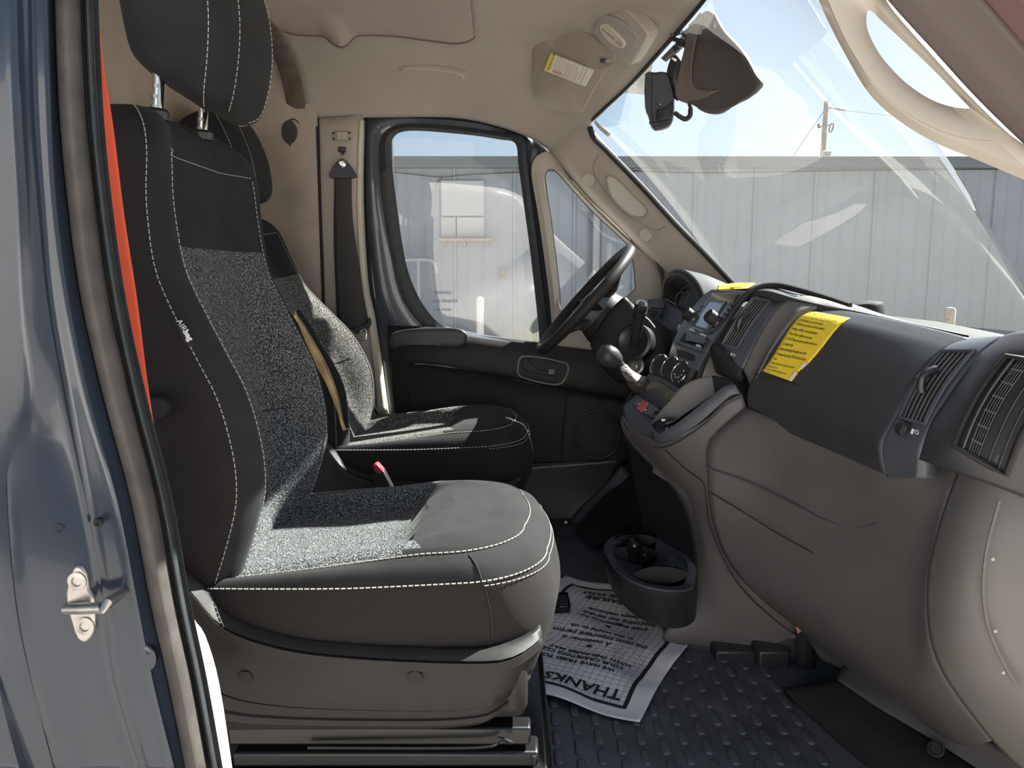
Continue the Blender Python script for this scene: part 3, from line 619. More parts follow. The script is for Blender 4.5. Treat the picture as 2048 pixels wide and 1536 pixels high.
# cables along the wall
o = tube('wall_cable', cr([tuple(onw(x, y, -.05)) for x, y in ((780, 344), (820, 348), (880, 354), (930, 350), (1030, 345), (1200, 340), (1400, 346), (1700, 341), (2060, 338))], 6), .008, 'wire', None, 6); tag(o, 'black cable strung along the top of the building wall', 'cable')
o = tube('loose_cable', cr([tuple(onw(x, y, -.06)) for x, y in ((872, 374), (876, 362), (888, 354), (905, 353))], 5), .008, 'wire', None, 6); tag(o, 'short cable end drooping above the boarded window', 'cable')
# utility pole with transformer, guy and line
PY = 30.
up = thing('utility_pole', 'wooden utility pole with transformer behind the building', 'utility pole', (at(1643, 330, PY).x, PY, -.62))
tube('pole', [V((at(1640, 420, PY).x, PY, -.62)), at(1646, 310, PY), at(1653, 203, PY)], [.13, .11, .09], 'timber', up, 12)
lathe('transformer', at(1652, 330, PY - .3), (0, 0, 1), [(.17, 0), (.17, .42), (.20, .44), (.20, .5), (.10, .56)], mat('transformer_grey', (.30, .28, .25), .6), up, 16)
tube('cross_bar', [at(1636, 254, PY - .15), at(1662, 250, PY - .15)], .03, 'timber', up, 6)
tube('insulator', [at(1636, 248, PY - .15), at(1638, 256, PY - .15)], .05, 'wire', up, 6)
tube('cutout_fuse', cr([tuple(at(x, y, PY - .15)) for x, y in ((1658, 262), (1662, 248), (1667, 249), (1663, 263))], 3, True), .025, 'wire', up, 6, True)
tube('line_clamp', [at(1658, 215, PY), at(1690, 221, PY)], .03, 'wire', up, 6)
tube('overhead_line', [at(1690, 221, PY), at(1800, 233, PY), at(2100, 262, PY)], .012, 'wire', up, 5)
tube('guy_wire', [at(1648, 222, PY), at(1586, 312, PY)], .012, 'wire', up, 5)
# weeds along the wall: tufts of blades, nobody could count them
geos = []
def tuft(px, py, Y, h, n, sp):
    c = at(px, py, Y); c.z = -.62
    for _ in range(n):
        b = V((c.x + rnd.gauss(0, sp), Y + rnd.gauss(0, .15), -.62)); hh = h * rnd.uniform(.45, 1.1); l = V((rnd.gauss(0, .12), rnd.gauss(0, .08), 0)) * hh; wd = .007
        geos.append(([b + V((-wd, 0, 0)), b + V((wd, 0, 0)), b + l * .4 + V((wd * .8, 0, hh * .55)), b + l * .4 + V((-wd * .8, 0, hh * .55)), b + l + V((0, 0, hh))], [(0, 1, 2, 3), (3, 2, 4)]))
for px in range(880, 1100, 9): tuft(px, 690, 9.3, .62 + .26 * math.exp(-((px - 1062) / 30.) ** 2) + .14 * math.exp(-((px - 935) / 12.) ** 2), 34, .09)
for px in (1872, 1880, 1888, 1896): tuft(px, 690, 8.7, .98, 26, .05)
for px in range(1300, 2080, 30): tuft(px, 690, 9.6, .32, 14, .12)
o = many('weeds', geos, 'green', None, False); tag(o, 'green weeds growing along the foot of the building', 'weeds', kind='stuff')
# white van parked behind the photographer (only seen mirrored in the glass)
nv = thing('parked_van', 'white delivery van parked alongside, mirrored in the door glass', 'van', (-1.6, -6.2, -.62))
patch('van_body', [[(-4.2, -5.3, -.25), (-2, -5.25, -.25), (1.0, -5.25, -.25), (1.5, -5.3, -.25)], [(-4.2, -5.22, .5), (-2, -5.2, .5), (1.0, -5.2, .5), (1.55, -5.25, .4)], [(-4.2, -5.28, 1.3), (-2, -5.25, 1.3), (.3, -5.25, 1.3), (.6, -5.3, 1.2)], [(-4.2, -5.4, 2.0), (-2, -5.35, 2.0), (-.3, -5.35, 1.9), (.1, -5.4, 1.8)]], 'white_body', nv, thick=1.6)
for x in (-3.4, .35): lathe('wheel', (x, -5.25, -.28), (0, -1, 0), [(.34, 0), (.34, .2), (.22, .21), (.2, .1)], 'rubber_dark', nv, 24)
# ================================================================ seats
def ip(x, xs, ys):
    if x <= xs[0]: return ys[0]
    for a, b, c, d in zip(xs, xs[1:], ys, ys[1:]):
        if x <= b: return c + (d - c) * (x - a) / (b - a)
    return ys[-1]
def seat(name, label, yc, recline, dx, knitmat, torn=False):
    t = thing(name, label, 'seat', (-.2 + dx, yc, 0), 'front seats of the cab')
    piv = V((-.47 + dx, 0, .38)); rm = Matrix.Rotation(-recline, 3, 'Y')
    def B(p):                                  # backrest point -> world, reclined about the hinge
        q = V(p); q.x += dx; q = piv + rm @ (q - piv); q.y += yc; return q
    zz = [.345, .40, .47, .54, .61, .69, .75, .83, .89, .98, 1.045, 1.085, 1.112, 1.128]
    xs_ = [-.478, -.458, -.432, -.414, -.416, -.434, -.461, -.497, -.517, -.524, -.523, -.530, -.548, -.572]
    ww = [.228, .242, .249, .25, .25, .25, .25, .249, .247, .243, .234, .222, .200, .165]
    xcs = [-.480, -.482, -.485, -.487, -.490, -.499, -.508, -.522, -.532, -.544, -.546, -.549, -.558, -.576]
    rows = []
    for z, xs, w_, xc in zip(zz, xs_, ww, xcs):
        k = max(0, min(1, (1.05 - z) / .25)); cr_ = xs + .012 + .014 * k
        th = .135 if z < 1.05 else .135 - (z - 1.05) * .55
        half = [(w_ * .5, xs - th), (w_ * .90, xs - th * .96), (w_ * 1.0, xs - th * .72), (w_ * 1.02, xs - th * .33), (w_, xs), (w_ - .022, xs + .014 + .008 * k), (w_ - .050, cr_), (w_ - .085, cr_ * .62 + xc * .38), (w_ - .125, xc + .004)]
        loop = [B((xs - th, 0, z))] + [B((x, -y, z)) for y, x in half] + [B((xc + .002, -.05, z)), B((xc + .002, .05, z))] + [B((x, y, z)) for y, x in reversed(half)]
        rows.append(loop)
    NR, NC = 3, 3
    g = grid_pts(rows, NR, NC, True); nc = len(g[0])
    # top closure rows shrinking to a ridge
    for s, dz in ((.72, .006), (.35, .010), (.02, .011)):
        last = g[len(rows) * NR - NR]; c = V((0, 0, 0))
        for p in last: c += V(p)
        c /= nc; upv = (B((0, 0, 1)) - B((0, 0, 0)))
        g.append([tuple(c + (V(p) - c) * s + upv * dz) for p in last])
    cid = lambda i: i // NC                    # original column of a cell
    parts = {'side_cover': ([], []), 'bolster': ([], []), 'insert': ([], []), 'upper_panel': ([], [])}
    rtop = 10 * NR + 1; rsplit = 8 * NR + 1
    for j in range(len(g) - 1):
        for i in range(nc):
            c = cid(i)
            if c <= 4 or c >= 16: pn = 'side_cover'
            elif c <= 6 or c >= 14 or j >= rtop: pn = 'bolster'
            elif j >= rsplit + (0 if 1 else 0): pn = 'upper_panel'
            else: pn = 'insert'
            if j >= len(rows) * NR - NR - 1 and pn != 'side_cover': pn = 'bolster'
            v, f = parts[pn]; k = len(v); i2 = (i + 1) % nc
            v += [g[j][i], g[j][i2], g[j + 1][i2], g[j + 1][i]]; f.append((k, k + 1, k + 2, k + 3))
    def weld(v, f):
        idx = {}; nv = []; mp = []
        for p in v:
            q = tuple(round(c, 6) for c in p)
            if q not in idx: idx[q] = len(nv); nv.append(p)
            mp.append(idx[q])
        return nv, [tuple(dict.fromkeys(mp[i] for i in q)) for q in f]
    mm = {'side_cover': 'twill', 'bolster': 'cloth', 'insert': knitmat, 'upper_panel': 'cloth'}
    back = None
    for pn in ('side_cover', 'bolster', 'insert', 'upper_panel'):
        v, f = weld(*parts[pn]); f = [q for q in f if len(q) > 2]
        o = mesh('backrest_' + pn if pn != 'side_cover' else 'backrest', v, f, mm[pn], t if back is None else back)
        if back is None: back = o
    # stitching on the two seams of the backrest
    def colpath(ci, j0, j1, lift=.0015):
        out = []
        for j in range(j0, j1):
            p = V(g[j][ci]); n_ = (V(g[j][(ci + 1) % nc]) - V(g[j][ci - 1])).cross(V(g[min(j + 1, len(g) - 1)][ci]) - V(g[j - 1][ci])).normalized()
            out.append(p + n_ * lift * (1 if n_.x > -.2 else -1))
        return out
    st_ = []; last = len(rows) * NR - NR
    for ci in (5 * NC, (21 - 5) * NC): st_ += dashes(colpath(ci, 1, last))
    for ci in (7 * NC, 14 * NC): st_ += dashes(colpath(ci, 1, rtop + 1))
    st_ += dashes([V(g[rtop][i]) + V((.002, 0, .001)) for i in range(7 * NC, 14 * NC + 1)])
    many('backrest_stitching', st_, 'thread', back, kind='stuff')
    # insert cross seam
    js = 4 * NR
    tube('insert_seam', [V(g[js][i]) + V((.0008, 0, 0)) for i in range(8 * NC, 13 * NC + 1)], .0008, 'cloth', back, 5)
    # headrest
    h = []
    for z, w_, xf, xr in ((1.160, .060, -.472, -.575), (1.166, .095, -.462, -.600), (1.182, .122, -.450, -.615), (1.23, .136, -.437, -.620), (1.29, .142, -.430, -.622), (1.36, .140, -.435, -.622), (1.41, .120, -.452, -.602), (1.43, .07, -.48, -.575)):
        z += -.02
        sl_ = lambda x: .62 * (max(0, -x - .50)) if z < 1.22 else .62 * (max(0, -x - .50)) * max(0, 1 - (z - 1.22) / .16)
        xm = (xf + xr) / 2
        loop = [(xr, 0), (xr + .005, -w_ * .6), (xr + .03, -w_ * .93), (xm, -w_ * 1.02), (xf - .03, -w_ * .98), (xf - .006, -w_ * .70), (xf, -w_ * .3), (xf, w_ * .3), (xf - .006, w_ * .70), (xf - .03, w_ * .98), (xm, w_ * 1.02), (xr + .03, w_ * .93), (xr + .005, w_ * .6)]
        h.append([B((x, y, z + sl_(x))) for x, y in loop])
    hg = grid_pts(h, 3, 3, True); hv, hf = grid_mesh(hg, True); n = len(hg[0]); k = len(hv)
    hf += [tuple(range(n))[::-1], tuple(k - n + i for i in range(n))]
    hd_ = mesh('headrest', hv, hf, 'cloth', t)
    hs = []
    for ci in (4 * 3, 5 * 3 + 1, 9 * 3, 7 * 3 + 2): hs += dashes([V(hg[j][ci]) + (V(hg[j][ci]) - V(B((-.52, 0, 1.25)))).normalized() * .0012 for j in range(2, len(hg) - 3)])
    many('headrest_stitching', hs, 'thread', hd_, kind='stuff')
    for y in (-.095, .085):
        tube('headrest_post', [B((-.570, y, 1.09)), B((-.552, y, 1.26))], .0085, 'chrome', t, 14)
        ps = []
        for q in range(4): ps.append(tube_geo([B((-.567 + q * .0022, y, 1.135 + q * .016)), B((-.5665 + q * .0022, y, 1.141 + q * .016))], .0092, 10))
        many('post_notch', ps, 'steel', t)
        lathe('post_sleeve', B((-.570, y, 1.122)), B((0, 0, 1)) - B((0, 0, 0)), [(.022, -.004), (.023, .008), (.019, .013), (.010, .014)], 'plastic_smooth', t, 18)
    # cushion built from rings that follow its two wrap-around seams
    def outline(w_, xr, xf, rad, zf, bow=.012, n=12):
        p = []
        def add(x, y): p.append((x + dx, yc + y, zf(x, y)))
        for i in range(n): add(xr + (xf - rad - xr) * i / n, -w_ - .006 * min(1, w_ / .1) * math.sin(math.pi * i / n))
        for i in range(n): a = math.pi / 2 * i / n; add(xf - rad + rad * math.sin(a) - bow * 0, -w_ + rad * .95 * (1 - math.cos(a)))
        ye = w_ - rad * .95
        for i in range(n): y = -ye + 2 * ye * i / n; add(xf + bow * (1 - (y / max(ye, 1e-4)) ** 2), y)
        for i in range(n): a = math.pi / 2 * (1 - i / n); add(xf - rad + rad * math.sin(a), w_ - rad * .95 * (1 - math.cos(a)))
        for i in range(n): add(xf - rad - (xf - rad - xr) * i / n, w_ + .006 * min(1, w_ / .1) * math.sin(math.pi * i / n))
        for i in range(n // 2): add(xr, w_ - 2 * w_ * i / (n // 2))
        return p
    Z = lambda *k: (lambda x, y: ip(x, k[0::2], k[1::2]))
    xr = -.50
    rings = [outline(.236, xr, .050, .13, Z(-.5, .235, .05, .235)),
             outline(.247, xr, .068, .14, Z(-.5, .29, .06, .285)),
             outline(.252, xr, .077, .145, Z(-.5, .34, .06, .335)),
             outline(.251, xr, .070, .145, Z(-.5, .385, .0, .385, .07, .378)),
             outline(.248, xr, .058, .14, Z(-.5, .398, -.25, .400, 0, .409, .06, .412)),     # 4 lower seam
             outline(.236, xr, .044, .135, Z(-.5, .405, -.25, .424, 0, .432, .05, .434)),
             outline(.212, xr, .020, .125, Z(-.5, .395, -.33, .416, -.15, .440, 0, .446, .03, .446)),  # 6 upper seam
             outline(.200, xr, .010, .12, Z(-.5, .395, -.33, .421, -.15, .447, 0, .453, .03, .452)),
             outline(.166, xr, -.020, .11, Z(-.5, .393, -.33, .421, -.17, .446, -.10, .458, 0, .460)),
             outline(.142, xr, -.045, .09, Z(-.5, .374, -.33, .386, -.19, .402, -.165, .434, -.12, .454, -.05, .459)),
             outline(.07, xr, -.075, .06, Z(-.5, .371, -.33, .383, -.19, .399, -.165, .434, -.12, .455, -.07, .460)),
             outline(0, xr, -.10, 0, Z(-.5, .371, -.33, .383, -.19, .399, -.165, .434, -.12, .455, -.10, .459), .001)]
    N = len(rings[0]); rf = []
    for a, b in zip(rings, rings[1:]):                       # two sub-rings each, smooth
        rf.append(a)
    dense = [cr([r[i] for r in rings], 3) for i in range(N)]
    G = [[dense[i][j] for i in range(N)] for j in range(len(dense[0]))]
    cp = {'cushion': ([], []), 'cushion_bolster': ([], []), 'cushion_insert': ([], []), 'cushion_front_panel': ([], [])}
    for j in range(len(G) - 1):
        for i in range(N):
            i2 = (i + 1) % N; q = [G[j][i], G[j][i2], G[j + 1][i2], G[j + 1][i]]; mx_ = sum(p[0] for p in q) / 4 - dx; my_ = sum(p[1] for p in q) / 4 - yc
            pn = 'cushion' if j < 12 else 'cushion_bolster' if j < 18 else 'cushion_front_panel' if mx_ > -.168 + abs(my_) * .05 else 'cushion_insert'
            if pn == 'cushion_bolster' and mx_ < -.10 and my_ > 0 and j > 14: pn = 'cushion_insert'
            v, f = cp[pn]; k = len(v); v += q; f.append((k, k + 1, k + 2, k + 3))
    cu = None
    for pn, m_ in (('cushion', 'twill'), ('cushion_bolster', 'cloth_front'), ('cushion_insert', knitmat), ('cushion_front_panel', 'cloth_front')):
        v, f = weld(*cp[pn]); f = [q for q in f if len(q) > 2]
        o = mesh(pn, v, f, m_, t if cu is None else cu)
        if cu is None: cu = o
    cs = []
    NS = 5 * 12
    for j, dz in ((12, 0), (18, 0)):
        cs += dashes([V(G[j][i]) + V((.001, -.0012 if i < 24 else .0012 if i > 36 else 0, .0012)) for i in range(1, NS)], r=.0012)
    cs += dashes([V(G[11][i]) + V((.001, -.0012 if i < 24 else .0012 if i > 36 else 0, .0012)) for i in range(14, NS - 14)], r=.0009)
    many('cushion_stitching', cs, 'thread', cu, kind='stuff')
    tube('corner_seam', [V(G[j][14]) + V((.0005, -.001, .0005)) for j in range(3, 18)], .0012, 'black', cu, 5)
    # plastic side shields: panel with swept top band, ridges and screw wells
    for sgn in (-1, 1):
        Y0 = yc + sgn * .262
        def S(x, z, d=0): return V((x + dx, Y0 + sgn * d, z))
        top = [(-.56, .50), (-.51, .445), (-.479, .413), (-.433, .358), (-.351, .326), (-.246, .311), (-.094, .303), (.0, .305), (.046, .315)]
        bot = [(-.56, .176), (-.50, .176), (-.45, .178), (-.40, .178), (-.33, .178), (-.24, .178), (-.10, .180), (-.026, .194), (.026, .232)]
        T = cr(top, 4); Bt = cr(bot, 4)
        rws = []
        for u_, d in ((0, -.018), (.0, .0), (.04, .012), (.06, .004), (.068, .004), (.075, .014), (.135, .014), (.155, .003), (.30, .004), (.55, .006), (.72, .004), (.735, .001), (.75, .004), (.86, .003), (.875, .007), (.92, .007), (.935, .002), (1.0, -.002), (1.0, -.02)):
            r_ = []
            for k, (a, b) in enumerate(zip(T, Bt)):
                e = max(0, (a[0] + .03) / .08) ** 2 * .06
                x = a[0] * (1 - u_) + b[0] * u_
                zz_ = a[1] * (1 - u_) + b[1] * u_
                if u_ > .156: w0 = (u_ - .155) / .845; x = a[0] * (1 - w0) + b[0] * w0; zz_ = (a[1] - .0264) * (1 - w0) + b[1] * w0
                # the band under the top edge keeps a constant width
                if u_ <= .156: x, zz_ = a[0] + .0 * u_, a[1] - u_ * .17
                r_.append(S(x, zz_, d - e))
            rws.append(r_)
        v, f = grid_mesh(rws); sh = mesh('side_shield', v, f, 'plastic', t, True, .006, offset=0)
        for x in (-.148, -.407):
            lathe('screw_well', S(x, .265, .0085), (0, sgn, 0), [(.0118, -.004), (.0118, .002), (.0105, .0024), (.001, .0016)], 'black', sh, 20)
    # front apron, pan, runners
    box('seat_pan', (-.235 + dx, yc, .235), (.52, .50, .11), 'plastic', t, .02)
    for sgn in (-1, 1):
        Y = yc + sgn * .225
        box('upper_runner', (-.21 + dx, Y, .150), (.48, .035, .030), 'rail', t, .004)
        box('lower_runner', (-.20 + dx, Y, .115), (.485, .050, .026), 'rail', t, .005)
        box('runner_lip', (-.20 + dx, Y - .03 * 1, .099), (.485, .012, .008), 'rail', t, .003)
        tube('runner_wire', cr([(-.32 + dx, Y - .03, .14), (-.1 + dx, Y - .034, .142), (-.03 + dx, Y - .034, .146), (-.02 + dx, Y - .034, .158), (0 + dx, Y - .034, .150)], 4), .003, 'rail', t, 6)
        box('runner_stop', (.034 + dx, Y - .027, .117), (.006, .004, .014), 'black', t, .001)
    box('pedestal', (-.20 + dx, yc, .048), (.53, .52, .095), 'rail', t, .012)
    if not torn:
        lathe('recline_knob', (-.515 + dx, yc - .27, .683), (.2, -1, 0), [(.017, -.03), (.018, .004), (.015, .010), (.001, .011)], 'plastic_smooth', t, 20)
    if torn:
        # the seam of the near bolster has split: foam bulges through the crescent-shaped gap
        n_ = 9; rr = []
        A = [(592, 622), (612, 652), (634, 690), (655, 728), (670, 765), (682, 805), (690, 845), (694, 858)]
        Cc = [(594, 640), (604, 668), (618, 700), (634, 735), (652, 768), (668, 808), (683, 842), (693, 860)]
        rr = [[at(*p, .206) for p in A], [at((p[0] + q[0]) / 2, (p[1] + q[1]) / 2, .190) for p, q in zip(A, Cc)], [at(*q, .206) for q in Cc]]
        patch('exposed_foam', rr, 'foam', back, thick=.01)
        tube('torn_edge', cr([tuple(at(x + 3, y - 2, .196)) for x, y in A], 4), [.004] + [.0065] * (len(A) * 4 - 5) + [.003, .002], 'cloth', back, 8)
    return t
seat('passenger_seat', 'nearest black cloth seat with grey speckled centre and white stitching', -.48, 0, 0, 'knit')
seat('driver_seat', 'farther reclined seat behind the steering wheel with a torn bolster', .47, R(19), -.02, 'knit_d', True)
# airbag tag sewn into the seam of the near backrest
ag = [(347, 642), (357, 640), (389, 692), (374, 694)]
tg = thing('airbag_tag', 'small black AIRbag tag sewn into the nearest seat', 'tag', at(368, 694, -.753))
prism('tag_cloth', [at(x, y, -.753) for x, y in ag], (0, .002, 0), 'black', tg, .0004)
o_ = at(350, 642, -.7545); e_ = at(382, 693, -.7545) - o_; ex = e_.normalized(); ey = V((ex.z * -1, 0, ex.x)); ey = V((-ex.z, 0, ex.x))
if ey.x < 0: ey = -ey
lettering('tag_lettering', [('AIR', .001, .0015, .0115, 0), ('bag', .0185, .0015, .0115, .0006)], lambda u, v: o_ + ex * u + ey * v, 'print_white', tg)
# belts on the driver's side pillar
sb = thing('pillar_seat_belt', 'black seat belt with D-ring on the beige pillar', 'seat belt', at(700, 700, .87))
dr = [(658, 350), (668, 330), (684, 317), (699, 330), (711, 348), (708, 356), (664, 356)]
pprism('belt_guide', dr, .838, .012, 'plastic_smooth', sb, .004, 3)
lathe('guide_bolt', at(684, 327, .838), (0, -1, 0), [(.014, 0), (.014, .004), (.009, .006), (.008, .003), (.001, .003)], 'chrome', sb, 18)
ppatch('webbing', [[(669, 350, .845), (690, 350, .842), (703, 350, .845)], [(670, 430, .85), (692, 430, .846), (705, 430, .85)], [(672, 530, .852), (698, 530, .848), (718, 530, .852)], [(676, 620, .855), (706, 620, .850), (731, 620, .855)], [(678, 660, .857), (708, 660, .85), (736, 660, .857)]], 'webbing', sb, thick=.003)
ppatch('webbing_return', [[(669, 356, .852), (686, 356, .852)], [(668, 500, .862), (688, 500, .862)], [(680, 700, .87), (704, 700, .87)], [(705, 830, .87), (735, 830, .87)]], 'webbing', sb, thick=.003)
pprism('tongue_cover', [(706, 656), (732, 648), (736, 636), (741, 638), (741, 650), (734, 660), (712, 668)], .838, .014, 'plastic_smooth', sb, .003, 2)
tube('tongue', cr([tuple(at(x, y, .838)) for x, y in ((720, 664), (730, 658), (733, 668), (729, 680), (720, 679))], 3), .003, 'chrome', sb, 8)
tube('buckle_stalk', [at(740, 806, .83), at(765, 840, .80)], .006, 'plastic_smooth', sb, 8)
# red-buttoned buckle between the seats
bk = thing('seat_belt_buckle', 'red seat belt buckle between the two seats', 'buckle', at(760, 960, .1))
pprism('buckle_button', [(745, 931), (753, 927), (768, 944), (760, 950), (748, 942)], .10, .03, 'red', bk, .003)
box('buckle_body', at(768, 966, .115), (.035, .03, .07), 'plastic_smooth', bk, .005, Matrix.Rotation(R(-25), 3, 'Y'))
bk2 = thing('seat_belt_stalk', 'dark buckle stalk beside the nearest backrest', 'buckle', at(600, 1000, -.2))
tube('stalk_strip', [at(588, 968, -.2), at(604, 985, -.2)], .003, 'chrome', bk2, 8)
box('stalk_body', at(590, 985, -.19), (.03, .03, .06), 'plastic_smooth', bk2, .005, Matrix.Rotation(R(-35), 3, 'Y'))
# ================================================================ dashboard
def onp(px, py, pl):
    "where the line of sight through a pixel meets a plane (point, normal)"
    u = (px - 1024) / FPX; v = (768 - py) / FPX; c, s = math.cos(PITCH), math.sin(PITCH)
    d = V((u, c + s * v, -s + c * v)); return CAM + d * ((pl[0] - CAM).dot(pl[1]) / d.dot(pl[1]))
def plane3(a, b, c):
    n = (b - a).cross(c - a).normalized()
    if n.dot(CAM - a) < 0: n = -n
    return (a, n)
def lift(pl, d): return (pl[0] + pl[1] * d, pl[1])
def plate(name, px, pl, h, material, parent, bevel=.0015, n=0, sink=.004):
    "raised plate on a plane: outline in pixels, height h"
    if n: px = cr(px, n, True)
    return prism(name, [onp(x, y, lift(pl, h)) for x, y in px], -pl[1] * (h + sink), material, parent, bevel)
DB = thing('dashboard', 'black dashboard with vents, glovebox and centre stack', 'dashboard', (.7, 0, .05))
# hidden core that carries the skins
core = []
for Y, xf, dz in ((.88, .60, 0), (.5, .62, 0), (.2, .56, 0), (0, .56, 0), (-.2, .60, -.01), (-.4, .63, -.02), (-.6, .68, -.03), (-.88, .73, -.03)):
    core.append([(1.02, Y, .30), (1.02, Y, .765 + dz), (.85, Y, .785 + dz), (xf + .06, Y, .79 + dz), (xf + .01, Y, .74 + dz), (xf, Y, .62), (xf + .03, Y, .45), (xf + .10, Y, .30), (xf + .16, Y, .16)])
v, f = grid_mesh([lin(r, 2) for r in core]); mesh('dash_core', v, f, 'plastic', DB, True)
# top skin: two ridges running from the vent pods back to the windshield
ppatch('dash_top', [[(1404, 600, .30), (1450, 571, .20), (1500, 567, .08), (1545, 569, 0), (1600, 579, -.06), (1700, 606, -.15), (1790, 636, -.25), (1930, 668, -.42)],
                    [(1412, 612, .22), (1440, 580, .14), (1490, 571, .02), (1535, 573, -.07), (1592, 584, -.12), (1700, 611, -.24), (1800, 639, -.36), (1936, 671, -.54)],
                    [(1420, 640, .16), (1432, 610, .12), (1486, 590, -.06), (1530, 582, -.13), (1600, 601, -.215), (1700, 624, -.32), (1800, 648, -.46), (1940, 677, -.65)]], 'plastic_soft', DB, thick=.02)
# right flank of the centre pod (wide swept ridge)
ppatch('pod_flank', [[(1690, 611, -.255), (1700, 616, -.29), (1710, 621, -.33)],
                     [(1640, 594, -.19), (1650, 603, -.235), (1650, 614, -.26)],
                     [(1603, 592, -.185), (1620, 603, -.225), (1628, 614, -.25)],
                     [(1575, 600, -.185), (1590, 615, -.22), (1600, 624, -.245)],
                     [(1548, 624, -.185), (1566, 640, -.215), (1574, 650, -.245)],
                     [(1524, 660, -.185), (1540, 680, -.215), (1545, 692, -.245)],
                     [(1503, 700, -.185), (1518, 722, -.215), (1520, 738, -.245)],
                     [(1486, 738, -.185), (1496, 760, -.21), (1502, 780, -.24)]], 'grey_plastic', DB, thick=.03)
ppatch('pod_underside', [[(1416, 690, -.09), (1428, 698, -.12), (1468, 728, -.17), (1486, 740, -.185)], [(1424, 722, -.07), (1432, 728, -.11), (1458, 748, -.16), (1474, 754, -.185)], [(1430, 745, -.05), (1440, 750, -.10), (1458, 757, -.15), (1480, 762, -.19)]], 'black', DB, thick=.02)

# ---- centre stack
RP = plane3(V((.516, .12, .83)), V((.523, -.08, .828)), V((.459, .12, .745)))
stk = plate('stack_panel', [(1408, 588), (1424, 578), (1490, 582), (1476, 606), (1452, 640), (1430, 672), (1408, 712), (1394, 742), (1336, 716), (1345, 684), (1360, 652), (1384, 616)], RP, .0, 'plastic_blue', DB, .004)
ridge = [(1395, 760), (1412, 716), (1438, 668), (1462, 630), (1484, 600), (1504, 582), (1528, 572), (1556, 571), (1590, 578), (1640, 592), (1700, 612)]
tube('pod_ridge', cr([tuple(at(x, y, Y)) for (x, y), Y in zip(ridge, (-.09, -.09, -.09, -.09, -.09, -.09, -.09, -.10, -.14, -.19, -.26))], 4), .007, 'plastic', DB, 8)
radio = thing('car_radio', 'touchscreen car radio with two round knobs', 'radio', onp(1410, 690, RP))
plate('radio_fascia', [(1425, 584), (1478, 587), (1468, 602), (1443, 636), (1424, 664), (1414, 668), (1381, 656), (1388, 645), (1407, 612)], RP, .003, 'gloss_black', radio, .002)
plate('screen_surround', [(1417, 600), (1453, 602), (1446, 614), (1428, 642), (1415, 662), (1384, 652), (1398, 630)], RP, .005, 'plastic_smooth', radio, .001)
plate('screen', [(1420, 603), (1448, 605), (1441, 616), (1424, 642), (1413, 658), (1388, 650), (1402, 628)], RP, .0057, 'screen', radio, .0005)
for x, y, h_ in ((1383, 632, .026), (1432, 640, .030)):
    p = onp(x + 2, y + 4, RP); kb = lathe('radio_knob', p, RP[1] + V((0, -.15, .1)), [(.0165, .002), (.0165, h_ * .85), (.0145, h_), (.011, h_ - .002), (.001, h_ - .002)], 'plastic', radio, 22)
    lathe('knob_ring', p + RP[1] * .002, RP[1] + V((0, -.15, .1)), [(.0175, 0), (.0175, .004), (.016, .005)], 'chrome', kb, 22)
for x, y in ((1462, 606), (1457, 615), (1451, 624), (1446, 633), (1403, 610), (1397, 619)):
    plate('radio_button', [(x - 4, y - 3), (x + 4, y - 2), (x + 2, y + 3), (x - 6, y + 2)], RP, .005, 'plastic_blue', radio, .0008)
# slot drawer with a row of five buttons, tray openings
plate('switch_recess', [(1370, 664), (1416, 676), (1404, 700), (1354, 688)], RP, .001, 'black', DB, .001)
plate('switch_bar', [(1372, 664), (1412, 674), (1406, 688), (1370, 680)], RP, .008, 'plastic_smooth', DB, .0015)
for k_ in range(5): x = 1377 + k_ * 7.2; plate('switch_mark', [(x, 671 + k_ * 1.9), (x + 3, 671.8 + k_ * 1.9), (x + 2.4, 674 + k_ * 1.9), (x - .6, 673.2 + k_ * 1.9)], RP, .009, 'ink_grey', DB, .0002)
plate('recess_sill', [(1350, 684), (1356, 682), (1404, 696), (1402, 701), (1396, 702)], RP, .006, 'plastic_blue', DB, .001)
for x, y in ((1382, 658), (1404, 668), (1395, 690)): plate('recess_clip', [(x - 3, y - 2), (x + 3, y - 1), (x + 2, y + 3), (x - 4, y + 2)], RP, .0085, 'print_white', DB, .0005)
plate('tray_slot', [(1352, 698), (1372, 702), (1388, 710), (1389, 722), (1384, 722), (1356, 712)], RP, .0015, 'black', DB, .001)
# climate dials
CP = plane3(onp(1313, 726, RP), onp(1353, 740, RP), onp(1330, 760, RP) + V((-.05, 0, 0)))
hous = ppatch('dial_housing', [[(1318, 714, .13), (1340, 716, .06), (1362, 722, -.01), (1384, 733, -.08)], [(1302, 730, .14), (1325, 735, .06), (1350, 745, -.01), (1376, 752, -.08)], [(1296, 744, .14), (1318, 752, .06), (1342, 764, -.01), (1366, 776, -.08)]], 'plastic', DB, thick=.03)
for x, y, Y in ((1313, 727, .115), (1335, 732, .045), (1356, 743, -.035)):
    p = at(x, y, Y); ax = V((-.80, -.36, .48)); d_ = lathe('climate_dial', p + V((.012, 0, -.006)), ax, [(.0285, -.03), (.0285, .008), (.025, .012), (.001, .012)], 'plastic_smooth', DB, 26)
    lathe('dial_ring', p + V((.012, 0, -.006)) + ax.normalized() * .003, ax, [(.030, -.004), (.0305, .003), (.0295, .007), (.0275, .0095), (.025, .007)], 'chrome', d_, 26)
    a_, b_ = frame_of(ax)
    for k_ in range(5): t_ = .6 + k_ * .7; box('dial_mark', p + V((.012, 0, -.006)) + ax.normalized() * .0123 + a_ * .015 * math.cos(t_) + b_ * .015 * math.sin(t_), (.003, .003, .001), 'print_white', d_, 0, Matrix((a_, b_, ax.normalized())).transposed())
